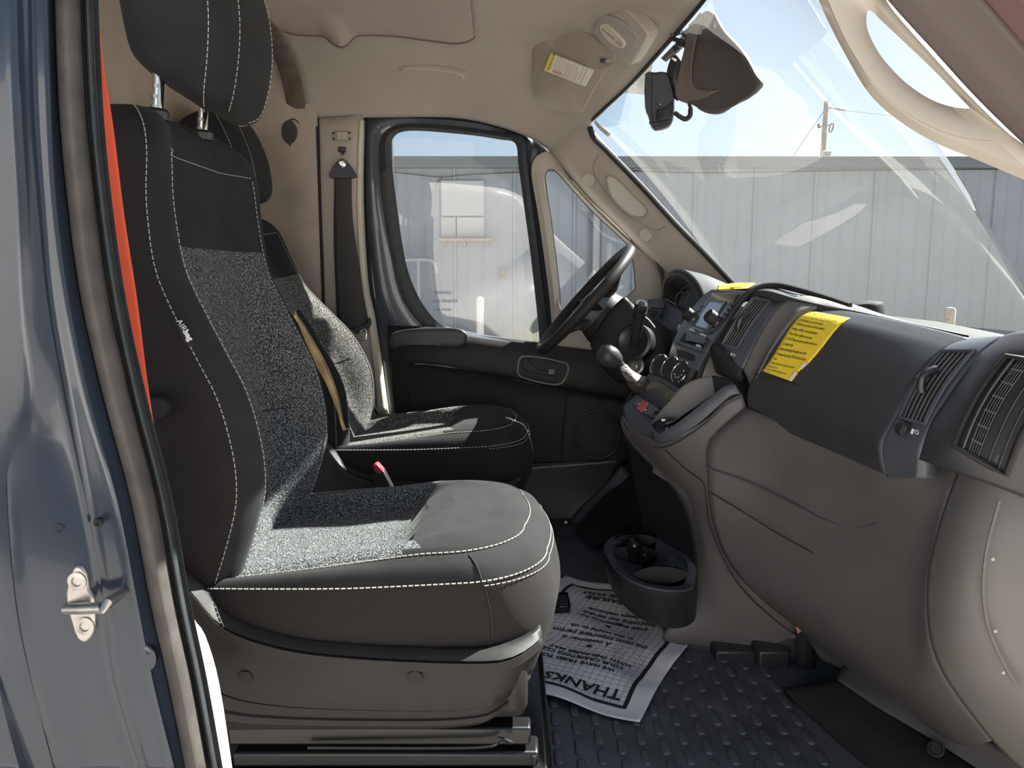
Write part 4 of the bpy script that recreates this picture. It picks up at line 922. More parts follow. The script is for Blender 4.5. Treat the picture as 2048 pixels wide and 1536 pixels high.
# ---- console shelf under the stack
HP = plane3(at(1276, 790, .12), at(1314, 813, -.02), at(1263, 811, .12))
ppatch('console_shelf', [[(1300, 742, .15), (1336, 752, .06), (1366, 775, -.03), (1400, 770, -.11)],
                         [(1275, 782, .155), (1300, 790, .08), (1335, 800, .0), (1368, 796, -.09)],
                         [(1256, 800, .155), (1280, 815, .08), (1312, 832, .0), (1345, 822, -.08)],
                         [(1246, 815, .15), (1262, 838, .08), (1300, 858, -.01), (1330, 848, -.08)],
                         [(1246, 835, .14), (1262, 856, .07), (1300, 880, -.03), (1332, 872, -.10)]], 'plastic_blue', DB, thick=.02)
ppatch('shelf_tray', [[(1290, 772, .12), (1312, 762, .08), (1340, 778, .0), (1358, 786, -.04)], [(1292, 784, .11), (1312, 786, .07), (1334, 794, .0), (1350, 795, -.04)], [(1302, 792, .09), (1316, 797, .05), (1330, 800, .01), (1344, 798, -.03)]], mat('worn_tray', (.16, .15, .13), .45, vary=.3, vscale=20), DB, thick=.004)
sp = plate('switch_pack', [(1263, 811), (1276, 790), (1314, 813), (1311, 820), (1298, 834), (1290, 832)], HP, .012, 'plastic_smooth', DB, .0015)
for q in (((1266, 808), (1277, 793), (1286, 799), (1273, 817)), ((1297, 806), (1312, 815), (1298, 831), (1284, 824))): plate('rocker_switch', q, HP, .015, 'plastic_blue', sp, .0015)
plate('hazard_switch', [(1272, 817), (1286, 799), (1296, 805), (1281, 824)], HP, .017, 'red_button', sp, .0015)
for x, y in ((1276, 806), (1289, 818)): plate('switch_symbol', [(x, y), (x + 4, y + 1), (x + 3, y + 3), (x - 1, y + 2)], HP, .0155, 'print_white', sp, .0002)
ppatch('usb_cover', [[(1255, 792, .16), (1266, 778, .165), (1272, 780, .155)], [(1250, 803, .155), (1262, 792, .158), (1268, 795, .15)], [(1249, 808, .15), (1254, 808, .15), (1262, 803, .15)]], 'gloss_black', DB, thick=.006)
# side bin with open top, its rim and what lies in it
bin_ = [(1301, 848), (1308, 836), (1340, 800), (1362, 775), (1396, 757), (1424, 753)]
ppatch('bin_inner_wall', [[(1303, 846, -.075), (1312, 832, -.08), (1340, 800, -.09), (1364, 773, -.10), (1396, 757, -.115), (1426, 753, -.13)], [(1310, 852, -.085), (1320, 842, -.09), (1352, 815, -.10), (1380, 795, -.11), (1408, 782, -.12), (1428, 772, -.13)], [(1322, 860, -.10), (1336, 854, -.10), (1364, 832, -.11), (1394, 812, -.12), (1414, 798, -.125), (1432, 790, -.13)]], 'grey_plastic', DB, thick=.006)
ppatch('bin_end_wall', [[(1424, 752, -.13), (1445, 758, -.155), (1468, 767, -.175)], [(1428, 775, -.13), (1444, 776, -.15), (1456, 778, -.165)], [(1430, 790, -.13), (1440, 788, -.145), (1446, 785, -.155)]], 'plastic_smooth', DB, thick=.006)
ppatch('bin_floor', [[(1303, 850, -.08), (1320, 838, -.09), (1350, 845, -.13)], [(1310, 860, -.10), (1325, 855, -.12), (1345, 850, -.14)], [(1318, 864, -.12), (1330, 862, -.13), (1342, 852, -.15)]], 'plastic_smooth', DB, thick=.006)
ppatch('bin_rim', [[(1300, 858, -.085), (1318, 866, -.115), (1345, 852, -.150), (1385, 822, -.175), (1425, 790, -.192), (1450, 772, -.203), (1470, 768, -.208)],
                   [(1304, 868, -.085), (1322, 874, -.120), (1352, 862, -.158), (1392, 832, -.184), (1432, 798, -.202), (1455, 780, -.213), (1474, 774, -.216)],
                   [(1306, 880, -.08), (1326, 884, -.118), (1362, 872, -.160), (1402, 844, -.188), (1440, 810, -.207), (1462, 792, -.217), (1482, 788, -.220)]], 'plastic_blue', DB, thick=.012)
# console side, tower and lower body
ppatch('console_side', [[(1243, 832, .12), (1262, 856, .07), (1304, 882, -.07), (1330, 886, -.12), (1370, 870, -.163), (1410, 842, -.190), (1450, 805, -.212), (1484, 788, -.222)],
                        [(1241, 850, .12), (1264, 876, .06), (1306, 902, -.06), (1340, 912, -.115), (1385, 905, -.165), (1425, 880, -.195), (1465, 850, -.215), (1500, 838, -.230)],
                        [(1262, 890, .08), (1290, 908, .02), (1322, 938, -.03), (1356, 948, -.11), (1396, 945, -.165), (1425, 925, -.195), (1470, 895, -.22), (1520, 880, -.24)],
                        [(1351, 982, -.06), (1360, 982, -.085), (1370, 985, -.10), (1385, 988, -.135), (1405, 985, -.168), (1425, 975, -.195), (1470, 950, -.22), (1520, 930, -.24)],
                        [(1378, 1040, -.07), (1384, 1042, -.09), (1390, 1044, -.105), (1400, 1046, -.135), (1416, 1046, -.165), (1432, 1040, -.19), (1475, 1030, -.215), (1520, 1020, -.235)],
                        [(1393, 1120, -.08), (1398, 1122, -.10), (1404, 1124, -.115), (1416, 1126, -.14), (1440, 1124, -.165), (1462, 1120, -.19), (1500, 1115, -.21), (1540, 1110, -.23)],
                        [(1381, 1201, -.10), (1395, 1204, -.12), (1412, 1205, -.135), (1440, 1202, -.155), (1480, 1195, -.175), (1510, 1192, -.19), (1550, 1190, -.21), (1580, 1190, -.22)],
                        [(1330, 1262, -.12), (1360, 1272, -.13), (1400, 1278, -.14), (1450, 1278, -.155), (1510, 1275, -.175), (1550, 1272, -.19), (1590, 1268, -.205), (1610, 1262, -.215)],
                        [(1330, 1290, -.115), (1370, 1298, -.12), (1410, 1304, -.13), (1460, 1308, -.145), (1520, 1312, -.165), (1560, 1316, -.18), (1596, 1322, -.195), (1620, 1325, -.205)]], 'plastic_console', DB, thick=.02, nr=4, nc=3)
tube('console_edge_seam', cr([tuple(at(x, y, Y)) for x, y, Y in ((1244, 840, .11), (1264, 868, .062), (1306, 892, -.068), (1330, 894, -.122), (1362, 880, -.165), (1410, 848, -.196), (1450, 812, -.218), (1482, 796, -.226))], 4), .0015, 'plastic_smooth', DB, 5)
tube('tower_seam', cr([tuple(at(x, y, Y)) for x, y, Y in ((1330, 900, -.118), (1372, 938, -.140), (1407, 966, -.176), (1413, 1000, -.178), (1421, 1055, -.178), (1457, 1137, -.190), (1500, 1195, -.192), (1560, 1248, -.20), (1590, 1268, -.21))], 4), .0016, 'black', DB, 5)
# rear face of the tower above the cup holder, its shade put in as darker plastic
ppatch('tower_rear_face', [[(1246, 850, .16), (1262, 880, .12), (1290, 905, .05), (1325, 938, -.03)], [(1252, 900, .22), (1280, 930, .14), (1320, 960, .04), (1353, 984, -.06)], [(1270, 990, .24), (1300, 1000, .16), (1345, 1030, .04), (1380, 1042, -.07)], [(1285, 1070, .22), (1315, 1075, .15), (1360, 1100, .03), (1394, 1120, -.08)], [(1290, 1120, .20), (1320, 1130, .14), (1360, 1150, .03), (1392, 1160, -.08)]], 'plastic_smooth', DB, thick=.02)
# ---- glovebox: rounded upper lid, lower door
gl_ = [(1636, 613), (1614, 620), (1588, 633), (1558, 669), (1533, 705), (1513, 744), (1497, 777), (1495, 808), (1502, 836)]
gr_ = [(1938, 676), (1912, 688), (1886, 704), (1846, 742), (1804, 805), (1780, 848), (1763, 884), (1764, 920), (1772, 950)]
rows = []
for (a, b), (c_, d_) in zip(gl_, gr_):
    rows.append([(a * (1 - t) + c_ * t, b * (1 - t) + d_ * t - 5 * math.sin(math.pi * t) * (1 if b < 640 else .4), -.235 - .415 * t) for t in (0, .08, .3, .55, .8, 1)])
rows_lid = rows
gb = ppatch('glovebox_lid', rows, 'plastic_soft', DB, thick=.015)
tube('lid_seam', cr([tuple(at(x, y, Y)) for x, y, Y in ((1508, 748, -.247), (1545, 755, -.29), (1590, 768, -.352), (1650, 788, -.425), (1700, 805, -.487), (1732, 816, -.525))], 4), .0013, 'black', gb, 5)
tube('lid_border', cr([tuple(at(x, y, -.243)) for x, y in ((1640, 618), (1614, 626), (1592, 640), (1566, 674), (1542, 710), (1520, 750), (1504, 782), (1503, 808))], 4), .0014, 'plastic_blue', gb, 5)
tube('lid_top_groove', cr([tuple(at(x, y, Y)) for x, y, Y in ((1640, 610, -.24), (1720, 626, -.34), (1820, 648, -.47), (1936, 673, -.64))], 4), .002, 'black', gb, 5)
# embossed AIRBAG mark on a small tab
GP = plane3(at(1733, 816, -.527), at(1763, 828, -.57), at(1736, 808, -.527) + V((.004, 0, 0)))
lettering('airbag_emboss', [('AIRBAG', 0, 0, .0125, .0003, .15)], lambda u, v, o=at(1737, 822, -.532), e=(at(1764, 832, -.57) - at(1737, 822, -.532)).normalized(): o + e * u + V((.25, 0, .97)) * v, 'ink_grey', gb)
tube('airbag_tab', [at(1733, 808, -.527), at(1731, 818, -.53), at(1762, 832, -.574), at(1766, 824, -.574)], .0009, 'plastic_blue', gb, 5)
# ---- knee panel and what surrounds it
KP = [[(1490, 815, -.235), (1600, 858, -.38), (1700, 893, -.52), (1770, 930, -.63), (1836, 925, -.685), (1925, 920, -.735)],
      [(1420, 880, -.20), (1540, 910, -.30), (1660, 950, -.45), (1750, 985, -.58), (1832, 990, -.69), (1905, 970, -.76)],
      [(1414, 945, -.19), (1520, 985, -.27), (1640, 1030, -.42), (1740, 1065, -.56), (1828, 1075, -.68), (1884, 1030, -.76)],
      [(1424, 1040, -.185), (1500, 1090, -.26), (1610, 1135, -.40), (1720, 1165, -.54), (1820, 1175, -.67), (1857, 1140, -.755)],
      [(1460, 1130, -.19), (1540, 1180, -.28), (1640, 1235, -.40), (1740, 1275, -.54), (1820, 1275, -.66), (1853, 1215, -.755)],
      [(1530, 1205, -.205), (1600, 1250, -.30), (1680, 1300, -.40), (1760, 1345, -.53), (1830, 1360, -.65), (1862, 1290, -.755)],
      [(1600, 1262, -.22), (1650, 1300, -.30), (1715, 1340, -.40), (1790, 1385, -.53), (1850, 1410, -.64), (1900, 1370, -.755)],
      [(1640, 1320, -.26), (1700, 1350, -.33), (1770, 1395, -.43), (1850, 1450, -.56), (1920, 1490, -.66), (1985, 1482, -.77)]]
kp = ppatch('knee_panel', KP, 'plastic_console', DB, thick=.02)
# recessed pull shape and seam on the knee panel
tube('knee_crease', cr([tuple(at(x, y, Y)) for x, y, Y in ((1410, 934, -.192), (1500, 966, -.262), (1590, 1010, -.362), (1650, 1040, -.435), (1700, 1054, -.50), (1730, 1054, -.545), (1755, 1046, -.58))], 4), .002, 'plastic_blue', kp, 6)
tube('knee_seam', cr([tuple(at(x, y, Y)) for x, y, Y in ((1420, 985, -.195), (1480, 1020, -.25), (1560, 1070, -.345), (1620, 1102, -.41), (1662, 1120, -.462))], 4), .0013, 'black', kp, 5)
# ---- passenger vent pod
vl = [(1938, 676), (1900, 690), (1868, 716), (1838, 752), (1806, 804), (1782, 848), (1763, 884), (1764, 922), (1774, 956)]
vr = [(2008, 671), (1985, 685), (1960, 708), (1924, 752), (1888, 802), (1862, 846), (1842, 890), (1838, 924), (1834, 956)]
rows = [[(a, b, -.645), (a * .5 + c_ * .5, b * .5 + d_ * .5, -.70), (c_, d_, -.748)] for (a, b), (c_, d_) in zip(vl, vr)]; VPS = surface(rows)
ppatch('vent_pod', rows, 'plastic_blue', DB, thick=.03)
def vent(name, TL, TR, BL, BR, nslat, bvh, knob, bul=10):
    "louvred outlet: dark throat, frame, curved slats, tilt knob"
    th = []; n = 7
    def P(s, t, d=0):
        b_ = bul * math.sin(math.pi * t)
        x = (TL[0] * (1 - s) + TR[0] * s) * (1 - t) + (BL[0] * (1 - s) + BR[0] * s) * t - b_ * .75; y = (TL[1] * (1 - s) + TR[1] * s) * (1 - t) + (BL[1] * (1 - s) + BR[1] * s) * t - b_ * .45
        p = hit(x, y, bvh, d); return p
    o = patch(name, [[P(s, t, .0015) for s in (0, .5, 1)] for t in (0, .25, .5, .75, 1)], 'black', DB, thick=.004)
    bor = [P(s, 0, .003) for s in (0, .5, 1)] + [P(1, t, .003) for t in (.25, .5, .75, 1)] + [P(s, 1, .003) for s in (.5, 0)] + [P(0, t, .003) for t in (.75, .5, .25)]
    tube('vent_frame', bor, .0032, 'plastic_blue', o, 6, True)
    for i in range(nslat):
        s = (i + .7) / (nslat + .4); r_ = [[P(s - .012, t, .0035), P(s + .035, t, .0030)] for t in (0, .2, .4, .6, .8, 1)]
        patch('vent_slat', r_, 'grey_plastic', o, thick=.001, nr=2, nc=1)
    s, t = knob; kb = tube('vent_knob', cr([tuple(P(s, t - .17, .006)), tuple(P(s, t - .1, .013)), tuple(P(s, t, .017)), tuple(P(s, t + .1, .012)), tuple(P(s, t + .16, .006))], 4), .0070, 'plastic_smooth', o, 8)
    tube('knob_trim', cr([tuple(P(s - .05, t - .14, .010)), tuple(P(s - .05, t - .09, .016)), tuple(P(s - .05, t, .020)), tuple(P(s - .05, t + .06, .016))], 4), .0028, 'chrome', kb, 6)
    return P
Pv = vent('passenger_vent', (1886, 704), (1952, 704), (1803, 838), (1854, 850), 6, VPS, (.42, .48))
# thumbwheels below the vents
def wheel(c_, bvh, sc, par=DB):
    x, y = c_; p0 = hit(x, y, bvh); dn = (hit(x, y, bvh, .01) - p0) * 100; at = lambda a, b, d: hit(a, b, bvh, d)
    w_ = lathe('vent_thumbwheel', at(x - 10 * sc, y - 4 * sc, .002), at(x + 10 * sc, y + 4 * sc, .002) - at(x - 10 * sc, y - 4 * sc, .002), [(.009 * sc, 0), (.0115 * sc, .001), (.0115 * sc, .019 * sc), (.009 * sc, .020 * sc)], 'black', par, 16)
    for k_ in range(5): tube('thumbwheel_rib', [at(x - 8 * sc + k_ * 4 * sc + 2 * sc, y - 8 * sc + k_ * 1.6 * sc, .011 * sc), at(x - 8 * sc + k_ * 4 * sc - 2 * sc, y + 2 * sc + k_ * 1.6 * sc, .012 * sc)], .0012 * sc, 'plastic_blue', w_, 5)
    tube('open_mark', [at(x + 15 * sc, y - 1 * sc, .003), at(x + 12 * sc, y + 8 * sc, .003)], .0022 * sc, 'print_white', w_, 6)
    ring('closed_mark', [[at(x + 21 * sc + math.cos(k_ * .52) * r_, y + 4 * sc + math.sin(k_ * .52) * r_ * 1.3, .002) for k_ in range(12)] for r_ in (3.8 * sc, 2.2 * sc)], 'print_white', w_, n=24, thick=.0006)
    lathe('shut_mark', at(x - 18 * sc, y - 6 * sc, .0005), dn, [(.0030 * sc, 0), (.0030 * sc, .0015), (.0001, .0015)], 'print_white', w_, 10)
wheel((1815, 861), VPS, 1.0)
# centre vent pair nearest the glovebox
rows = [[(1545, 580, -.11), (1570, 586, -.15), (1600, 591, -.185)], [(1510, 590, -.10), (1548, 600, -.14), (1575, 602, -.185)], [(1494, 606, -.10), (1520, 622, -.14), (1546, 626, -.185)], [(1464, 646, -.10), (1492, 664, -.14), (1522, 664, -.185)], [(1438, 690, -.095), (1468, 704, -.14), (1500, 706, -.185)], [(1424, 716, -.09), (1450, 728, -.14), (1486, 738, -.185)]]; CVS = surface(rows)
ppatch('centre_vent_panel', rows, 'plastic_blue', DB, thick=.015)
Pc = vent('centre_vent', (1506, 598), (1541, 604), (1446, 690), (1476, 697), 6, CVS, (.45, .5), 3)
wheel((1456, 708), CVS, .62)
# slotted demister on top of the pod
geos = [tube_geo([at(1540 + k_ * 5, 585 + k_ * .9, -.07 - k_ * .008), at(1552 + k_ * 5, 590 + k_ * .9, -.10 - k_ * .008)], .0014, 5) for k_ in range(8)]
many('demister_slot', geos, 'black', DB)
lathe('light_sensor', at(1724, 616, -.14), (-.1, 0, 1), [(.045, -.02), (.045, .004), (.040, .011), (.02, .015), (.001, .016)], 'plastic', DB, 26)
# ---- end pod with long curved side grille
rows = [[(2006, 671, -.748), (2050, 661, -.79), (2120, 668, -.84), (2180, 690, -.87)], [(1964, 704, -.748), (2004, 704, -.80), (2080, 715, -.85), (2150, 740, -.88)], [(1925, 752, -.748), (1960, 770, -.81), (2050, 785, -.86), (2130, 800, -.885)], [(1888, 804, -.748), (1918, 840, -.815), (2015, 860, -.865), (2110, 870, -.89)], [(1860, 850, -.748), (1890, 890, -.815), (1990, 925, -.865), (2100, 940, -.89)], [(1836, 918, -.745), (1878, 934, -.80), (1960, 962, -.85), (2090, 1010, -.885)]]; EPS = surface(rows)
ppatch('end_pod', rows, 'plastic_soft', DB, thick=.03)
def G_(s, t, d=0):
    TL, TR, BL, BR = (2016, 716), (2125, 735), (1912, 892), (2012, 948); b_ = 12 * math.sin(math.pi * t)
    x = (TL[0] * (1 - s) + TR[0] * s) * (1 - t) + (BL[0] * (1 - s) + BR[0] * s) * t - b_ * .8; y = (TL[1] * (1 - s) + TR[1] * s) * (1 - t) + (BL[1] * (1 - s) + BR[1] * s) * t - b_ * .4
    return hit(x, y, EPS, d)
gi = patch('side_grille', [[G_(s, t, .002) for s in (0, .5, 1)] for t in (0, .25, .5, .75, 1)], 'black', DB, thick=.004)
tube('grille_frame', [G_(s, 0, .004) for s in (0, .5, 1)] + [G_(1, t, .004) for t in (.3, .7, 1)] + [G_(s, 1, .004) for s in (.7, .3, 0)] + [G_(0, t, .004) for t in (.75, .5, .25)], .0045, 'plastic', gi, 8, True)
for s, w_, mt in ((.14, .035, 'plastic_console'), (.26, .008, 'plastic_console'), (.305, .008, 'plastic_console'), (.35, .008, 'plastic_console'), (.395, .008, 'plastic_console'), (.44, .010, 'plastic_console'), (.64, .010, 'plastic_console'), (.83, .010, 'plastic_console')):
    patch('grille_bar', [[G_(s, t, .006), G_(s + w_, t, .006)] for t in (0, .2, .4, .6, .8, 1)], mt, gi, thick=.003, nr=2, nc=1)
for k_ in range(6): tube('grille_cross', [G_(.24, .12 + k_ * .15, .005), G_(.45, .12 + k_ * .15, .005)], .0013, 'plastic_console', gi, 5)
# rounded end cover below the pod
ec = ppatch('end_cover', [[(1926, 916, -.770), (1960, 940, -.82), (2010, 968, -.855), (2100, 1010, -.88)], [(1886, 1023, -.770), (1925, 1030, -.83), (1990, 1045, -.868), (2100, 1070, -.89)], [(1857, 1134, -.770), (1900, 1140, -.835), (1966, 1150, -.875), (2100, 1160, -.895)], [(1853, 1215, -.770), (1897, 1218, -.835), (1967, 1220, -.875), (2100, 1230, -.895)], [(1863, 1290, -.770), (1910, 1288, -.835), (1985, 1282, -.875), (2100, 1280, -.895)], [(1898, 1368, -.775), (1950, 1362, -.835), (2030, 1350, -.875), (2110, 1340, -.895)], [(1985, 1482, -.785), (2030, 1470, -.835), (2080, 1450, -.875), (2140, 1420, -.895)], [(2060, 1556, -.79), (2100, 1540, -.84), (2130, 1520, -.875), (2180, 1490, -.895)]], 'grey_plastic', DB, thick=.02)
tube('end_cover_edge', cr([tuple(at(x, y, -.884)) for x, y in ((1999, 1000), (1976, 1085), (1967, 1149), (1967, 1195), (1976, 1252), (2004, 1320), (2040, 1380))], 4), .0022, 'grey_plastic', ec, 6)
for x, y in ((1985, 1118), (1990, 1262), (2006, 1345)): lathe('trim_clip', at(x, y, -.888), (0, -1, 0), [(.0025, 0), (.0025, .001), (.001, .0015)], 'dome_grey', ec, 8)
# trim at the foot of the dash
ft = ppatch('sill_foot_trim', [[(1564, 1374, -0.340), (1620, 1366, -0.355), (1674, 1357, -0.370)], [(1650, 1462, -0.470), (1700, 1430, -0.470), (1755, 1412, -0.470)], [(1755, 1560, -0.610), (1830, 1510, -0.600), (1900, 1500, -0.600)], [(1800, 1600, -0.670), (1900, 1570, -0.670), (1990, 1560, -0.680)]], 'plastic', DB, thick=.02)
ppatch('sill_upper_trim', [[(1672, 1358, -0.370), (1690, 1330, -0.340), (1710, 1336, -0.370)], [(1757, 1412, -0.480), (1790, 1395, -0.480), (1800, 1395, -0.480)], [(1900, 1502, -0.610), (1930, 1480, -0.620), (1950, 1478, -0.640)], [(1990, 1562, -0.690), (2030, 1545, -0.710), (2060, 1540, -0.730)]], 'plastic_console', DB, thick=.02)
lathe('trim_screw', at(1872, 1498, -.612), (-.5, -.6, .6), [(.014, -.004), (.014, .003), (.011, .004), (.009, 0), (.001, 0)], 'black', ft, 18)
ppatch('heater_duct', [[(1590, 1240, -.235), (1606, 1246, -.245), (1620, 1254, -.24)], [(1592, 1290, -.225), (1608, 1292, -.238), (1626, 1296, -.23)], [(1590, 1330, -.215), (1608, 1336, -.232), (1632, 1340, -.225)], [(1596, 1368, -.215), (1615, 1372, -.23), (1646, 1366, -.225)]], 'plastic_smooth', DB, thick=.02)
pprism('duct_tab', [(1591, 1232), (1606, 1246), (1604, 1262), (1596, 1268), (1592, 1258)], -.25, .004, mat('copper_foam', (.42, .22, .15), .7), DB, .001)
ppatch('console_foot', [[(1325, 1255, -.115), (1400, 1274, -.135), (1460, 1276, -.15), (1530, 1272, -.175), (1580, 1268, -.20), (1615, 1262, -.215)], [(1335, 1290, -.118), (1400, 1306, -.138), (1460, 1312, -.153), (1530, 1316, -.178), (1585, 1320, -.203), (1625, 1325, -.215)], [(1345, 1312, -.115), (1400, 1326, -.13), (1460, 1336, -.145), (1530, 1345, -.17), (1585, 1356, -.195), (1640, 1366, -.21)]], 'plastic_smooth', DB, thick=.02)  # shade below the tower put in as a patch of darker plastic
# ledge at the end of the mat: moulded blocks under the tower
for a, b, c_ in (((1432, 1302), (1512, 1340), -.195), ((1518, 1302), (1580, 1354), -.225)):
    p, q = at(*a, c_), at(*b, c_); box('ledge_block', ((p.x + q.x) / 2, c_ + .05, (p.z + q.z) / 2), (abs(q.x - p.x), .10, abs(p.z - q.z)), 'plastic_smooth', DB, .006)

# ---- instrument binnacle
bn = [(1328, 594, .645), (1327, 570, .635), (1336, 549, .60), (1351, 541, .54), (1370, 546, .47), (1390, 564, .39), (1402, 586, .33), (1406, 602, .30)]
mid = [(1372, 606, .70), (1374, 580, .68), (1384, 558, .63), (1398, 551, .55), (1412, 556, .46), (1424, 572, .37), (1430, 592, .31), (1432, 606, .28)]
rear = [(1415, 622, .74), (1420, 594, .70), (1428, 576, .64), (1440, 568, .54), (1452, 572, .44), (1460, 586, .34), (1462, 600, .28), (1463, 612, .26)]
inn = [(1333, 596, .635), (1333, 575, .622), (1340, 558, .585), (1352, 552, .53), (1367, 557, .465), (1383, 574, .395), (1393, 594, .345), (1396, 606, .32)]
inb = [(1356, 610, .64), (1358, 590, .62), (1364, 576, .58), (1374, 572, .52), (1386, 578, .46), (1396, 592, .40), (1402, 606, .36), (1404, 614, .34)]
ppatch('instrument_hood', [rear, mid, bn], 'plastic_soft', DB, thick=.006)
ppatch('hood_lip', [bn, [((a[0] + b[0]) / 2 - 3, (a[1] + b[1]) / 2, (a[2] + b[2]) / 2) for a, b in zip(bn, inn)], inn], 'plastic', DB, thick=.006)
ppatch('hood_lining', [inn, inb], 'black', DB, thick=.004)
ig = ppatch('gauge_panel', [[(1345, 640, .62), (1362, 640, .50), (1392, 645, .34)], [(1350, 606, .63), (1372, 604, .50), (1402, 616, .33)], [(1362, 574, .60), (1380, 572, .50), (1402, 594, .36)]], 'black', DB, thick=.006)
for x, y, Y in ((1362, 604, .55), (1384, 606, .42)): ring('gauge_ring', [[at(x + math.cos(k_ * .39) * r_ * .7, y + math.sin(k_ * .39) * r_ * 1.2, Y - .03) for k_ in range(16)] for r_ in (17, 15)], 'plastic_blue', ig, n=32, thick=.003)
ppatch('gauge_brow', [[(1354, 622, .60), (1356, 590, .58), (1368, 574, .52), (1384, 574, .46), (1396, 580, .40)], [(1362, 622, .60), (1364, 594, .58), (1374, 580, .52), (1386, 580, .46), (1396, 588, .40)]], 'plastic', ig, thick=.02)
# driver-side lower dash, outer vent, column
ppatch('driver_dash', [[(1296, 600, .78), (1320, 598, .70), (1350, 612, .56), (1366, 625, .40), (1352, 660, .22)], [(1296, 632, .78), (1312, 636, .70), (1332, 645, .56), (1348, 665, .38), (1344, 700, .20)], [(1288, 690, .76), (1300, 690, .68), (1318, 690, .54), (1330, 710, .36), (1330, 740, .19)], [(1262, 760, .74), (1268, 762, .66), (1276, 765, .52), (1290, 775, .34), (1296, 790, .18)], [(1246, 850, .74), (1250, 852, .66), (1254, 855, .52), (1252, 855, .34), (1252, 850, .20)], [(1275, 930, .76), (1276, 930, .66), (1278, 925, .52), (1280, 925, .36), (1285, 920, .22)]], 'plastic', DB, thick=.02)
VP_ = [(1297, 616), (1303, 603), (1321, 600), (1330, 606), (1317, 620), (1308, 634)]
pprism('outer_vent', [(1296, 622), (1303, 617), (1317, 623), (1309, 635), (1300, 630)], .66, .02, 'black', DB, .002)
for k_ in range(4): tube('outer_vent_slat', [at(1299 + k_ * 4.6, 629 - k_ * .5 + k_ * 1.2, .658), at(1304 + k_ * 4.4, 618 + k_ * 1.5, .658)], .0016, 'plastic_blue', DB, 5)
ppatch('outer_vent_hood', [[(1294, 617, .68), (1302, 602, .68), (1318, 598, .68), (1340, 602, .66)], [(1296, 622, .665), (1304, 614, .665), (1320, 616, .66), (1334, 614, .64)]], 'plastic_blue', DB, thick=.008)
# ================================================================ controls
swc = V((.2185, .47, .803)); e1 = V((.66, 0, .751)).normalized(); e2 = V((0, 1, 0)); sn = e1.cross(e2).normalized()
if sn.x > 0: sn = -sn
sw = thing('steering_wheel', 'black steering wheel with airbag hub', 'steering wheel', swc)
Rr = .197
tube('rim', [swc + e1 * Rr * math.cos(k * math.pi / 32) + e2 * Rr * math.sin(k * math.pi / 32) for k in range(64)], .0155, 'plastic', sw, 14, True)
def W(a, b, d): return swc + e1 * a + e2 * b - sn * d
# hub dish and airbag pad
hub = [[W(a * s, b * s, d) for a, b in ((.075, 0), (.06, .06), (.0, .085), (-.06, .07), (-.085, 0), (-.06, -.07), (0, -.085), (.06, -.06))] for s, d in ((.1, .0), (.6, .002), (.93, .010), (1.0, .028), (.9, .055), (.5, .07))]
ring('airbag_pad', hub, 'plastic_blue', sw, n=48)
for ang in (0, 180, 232, 308):
    a = R(ang + 90) if 0 else R(ang); c_, s_ = math.cos(a), math.sin(a)
    if ang == 0: c_, s_ = 0, 1
    if ang == 180: c_, s_ = 0, -1
    tube('spoke', [W(c_ * .05, s_ * .05, .03), W(c_ * .11, s_ * .11, .03), W(c_ * .188, s_ * .188, .004)], [.026, .020, .013], 'plastic', sw, 10, flat=.45)
pl_ = [(.022, -.02), (.022, .02), (-.022, .02), (-.022, -.02)]
prism('wheel_badge', [W(a * .7 + .005, b, -.001) for a, b in pl_], sn * .002, 'plastic_smooth', sw, .001)
# steering column shroud
col = thing('steering_column', 'black column shroud with wiper stalk and ignition switch', 'column', (.33, .47, .60))
def circ(c_, ax, r, n=20, sq=1.):
    a, b = frame_of(ax); return [c_ + a * r * math.cos(k * 2 * math.pi / n) + b * r * sq * math.sin(k * 2 * math.pi / n) for k in range(n)]
ring('column_shroud', [circ(W(0, 0, d), sn, r) for d, r in ((.050, .05), (.052, .075), (.09, .085), (.15, .088), (.23, .10), (.34, .11))], 'plastic', col, n=40)
ppatch('lower_shroud', [[(1180, 690, .40), (1205, 640, .385), (1240, 600, .38), (1254, 596, .38), (1266, 618, .375)], [(1190, 712, .38), (1215, 690, .355), (1250, 655, .35), (1275, 640, .35), (1300, 640, .345)], [(1205, 735, .38), (1235, 725, .345), (1270, 700, .33), (1305, 680, .32), (1330, 690, .32)], [(1235, 765, .40), (1255, 765, .35), (1290, 750, .32), (1315, 735, .31), (1335, 740, .31)]], 'plastic', col, thick=.02)
ax = V((.02, -.55, .83))
st0 = at(1268, 684, .27)
lathe('stalk_collar', st0, V((-.55, -.8, .2)), [(.052, -.03), (.052, .004), (.044, .007), (.036, .002), (.03, .0), (.001, -.004)], 'plastic_smooth', col, 26)
tube('wiper_stalk', [at(1268, 690, .265), at(1272, 668, .24), at(1277, 640, .21), at(1280, 622, .195)], [.014, .0145, .0155, .0165], 'plastic', col, 16)
lathe('stalk_cap', at(1279, 628, .20), at(1283, 606, .175) - at(1279, 628, .20), [(.0175, -.004), (.0178, .012), (.0168, .013), (.0168, .016), (.0175, .017), (.017, .034), (.0145, .038), (.001, .038)], 'black', col, 22)
lathe('cap_button', at(1283, 609, .172), at(1283, 606, .155) - at(1279, 628, .20), [(.010, 0), (.0095, .0035), (.001, .004)], 'plastic_smooth', col, 16)
lathe('ignition_bezel', at(1272, 733, .27), V((-.5, -.8, .3)), [(.024, -.01), (.024, .003), (.018, .005), (.016, .0), (.001, -.002)], 'steel', col, 22)
box('key_slot', at(1273, 733, .262), (.006, .006, .010), 'print_white', col, .001)
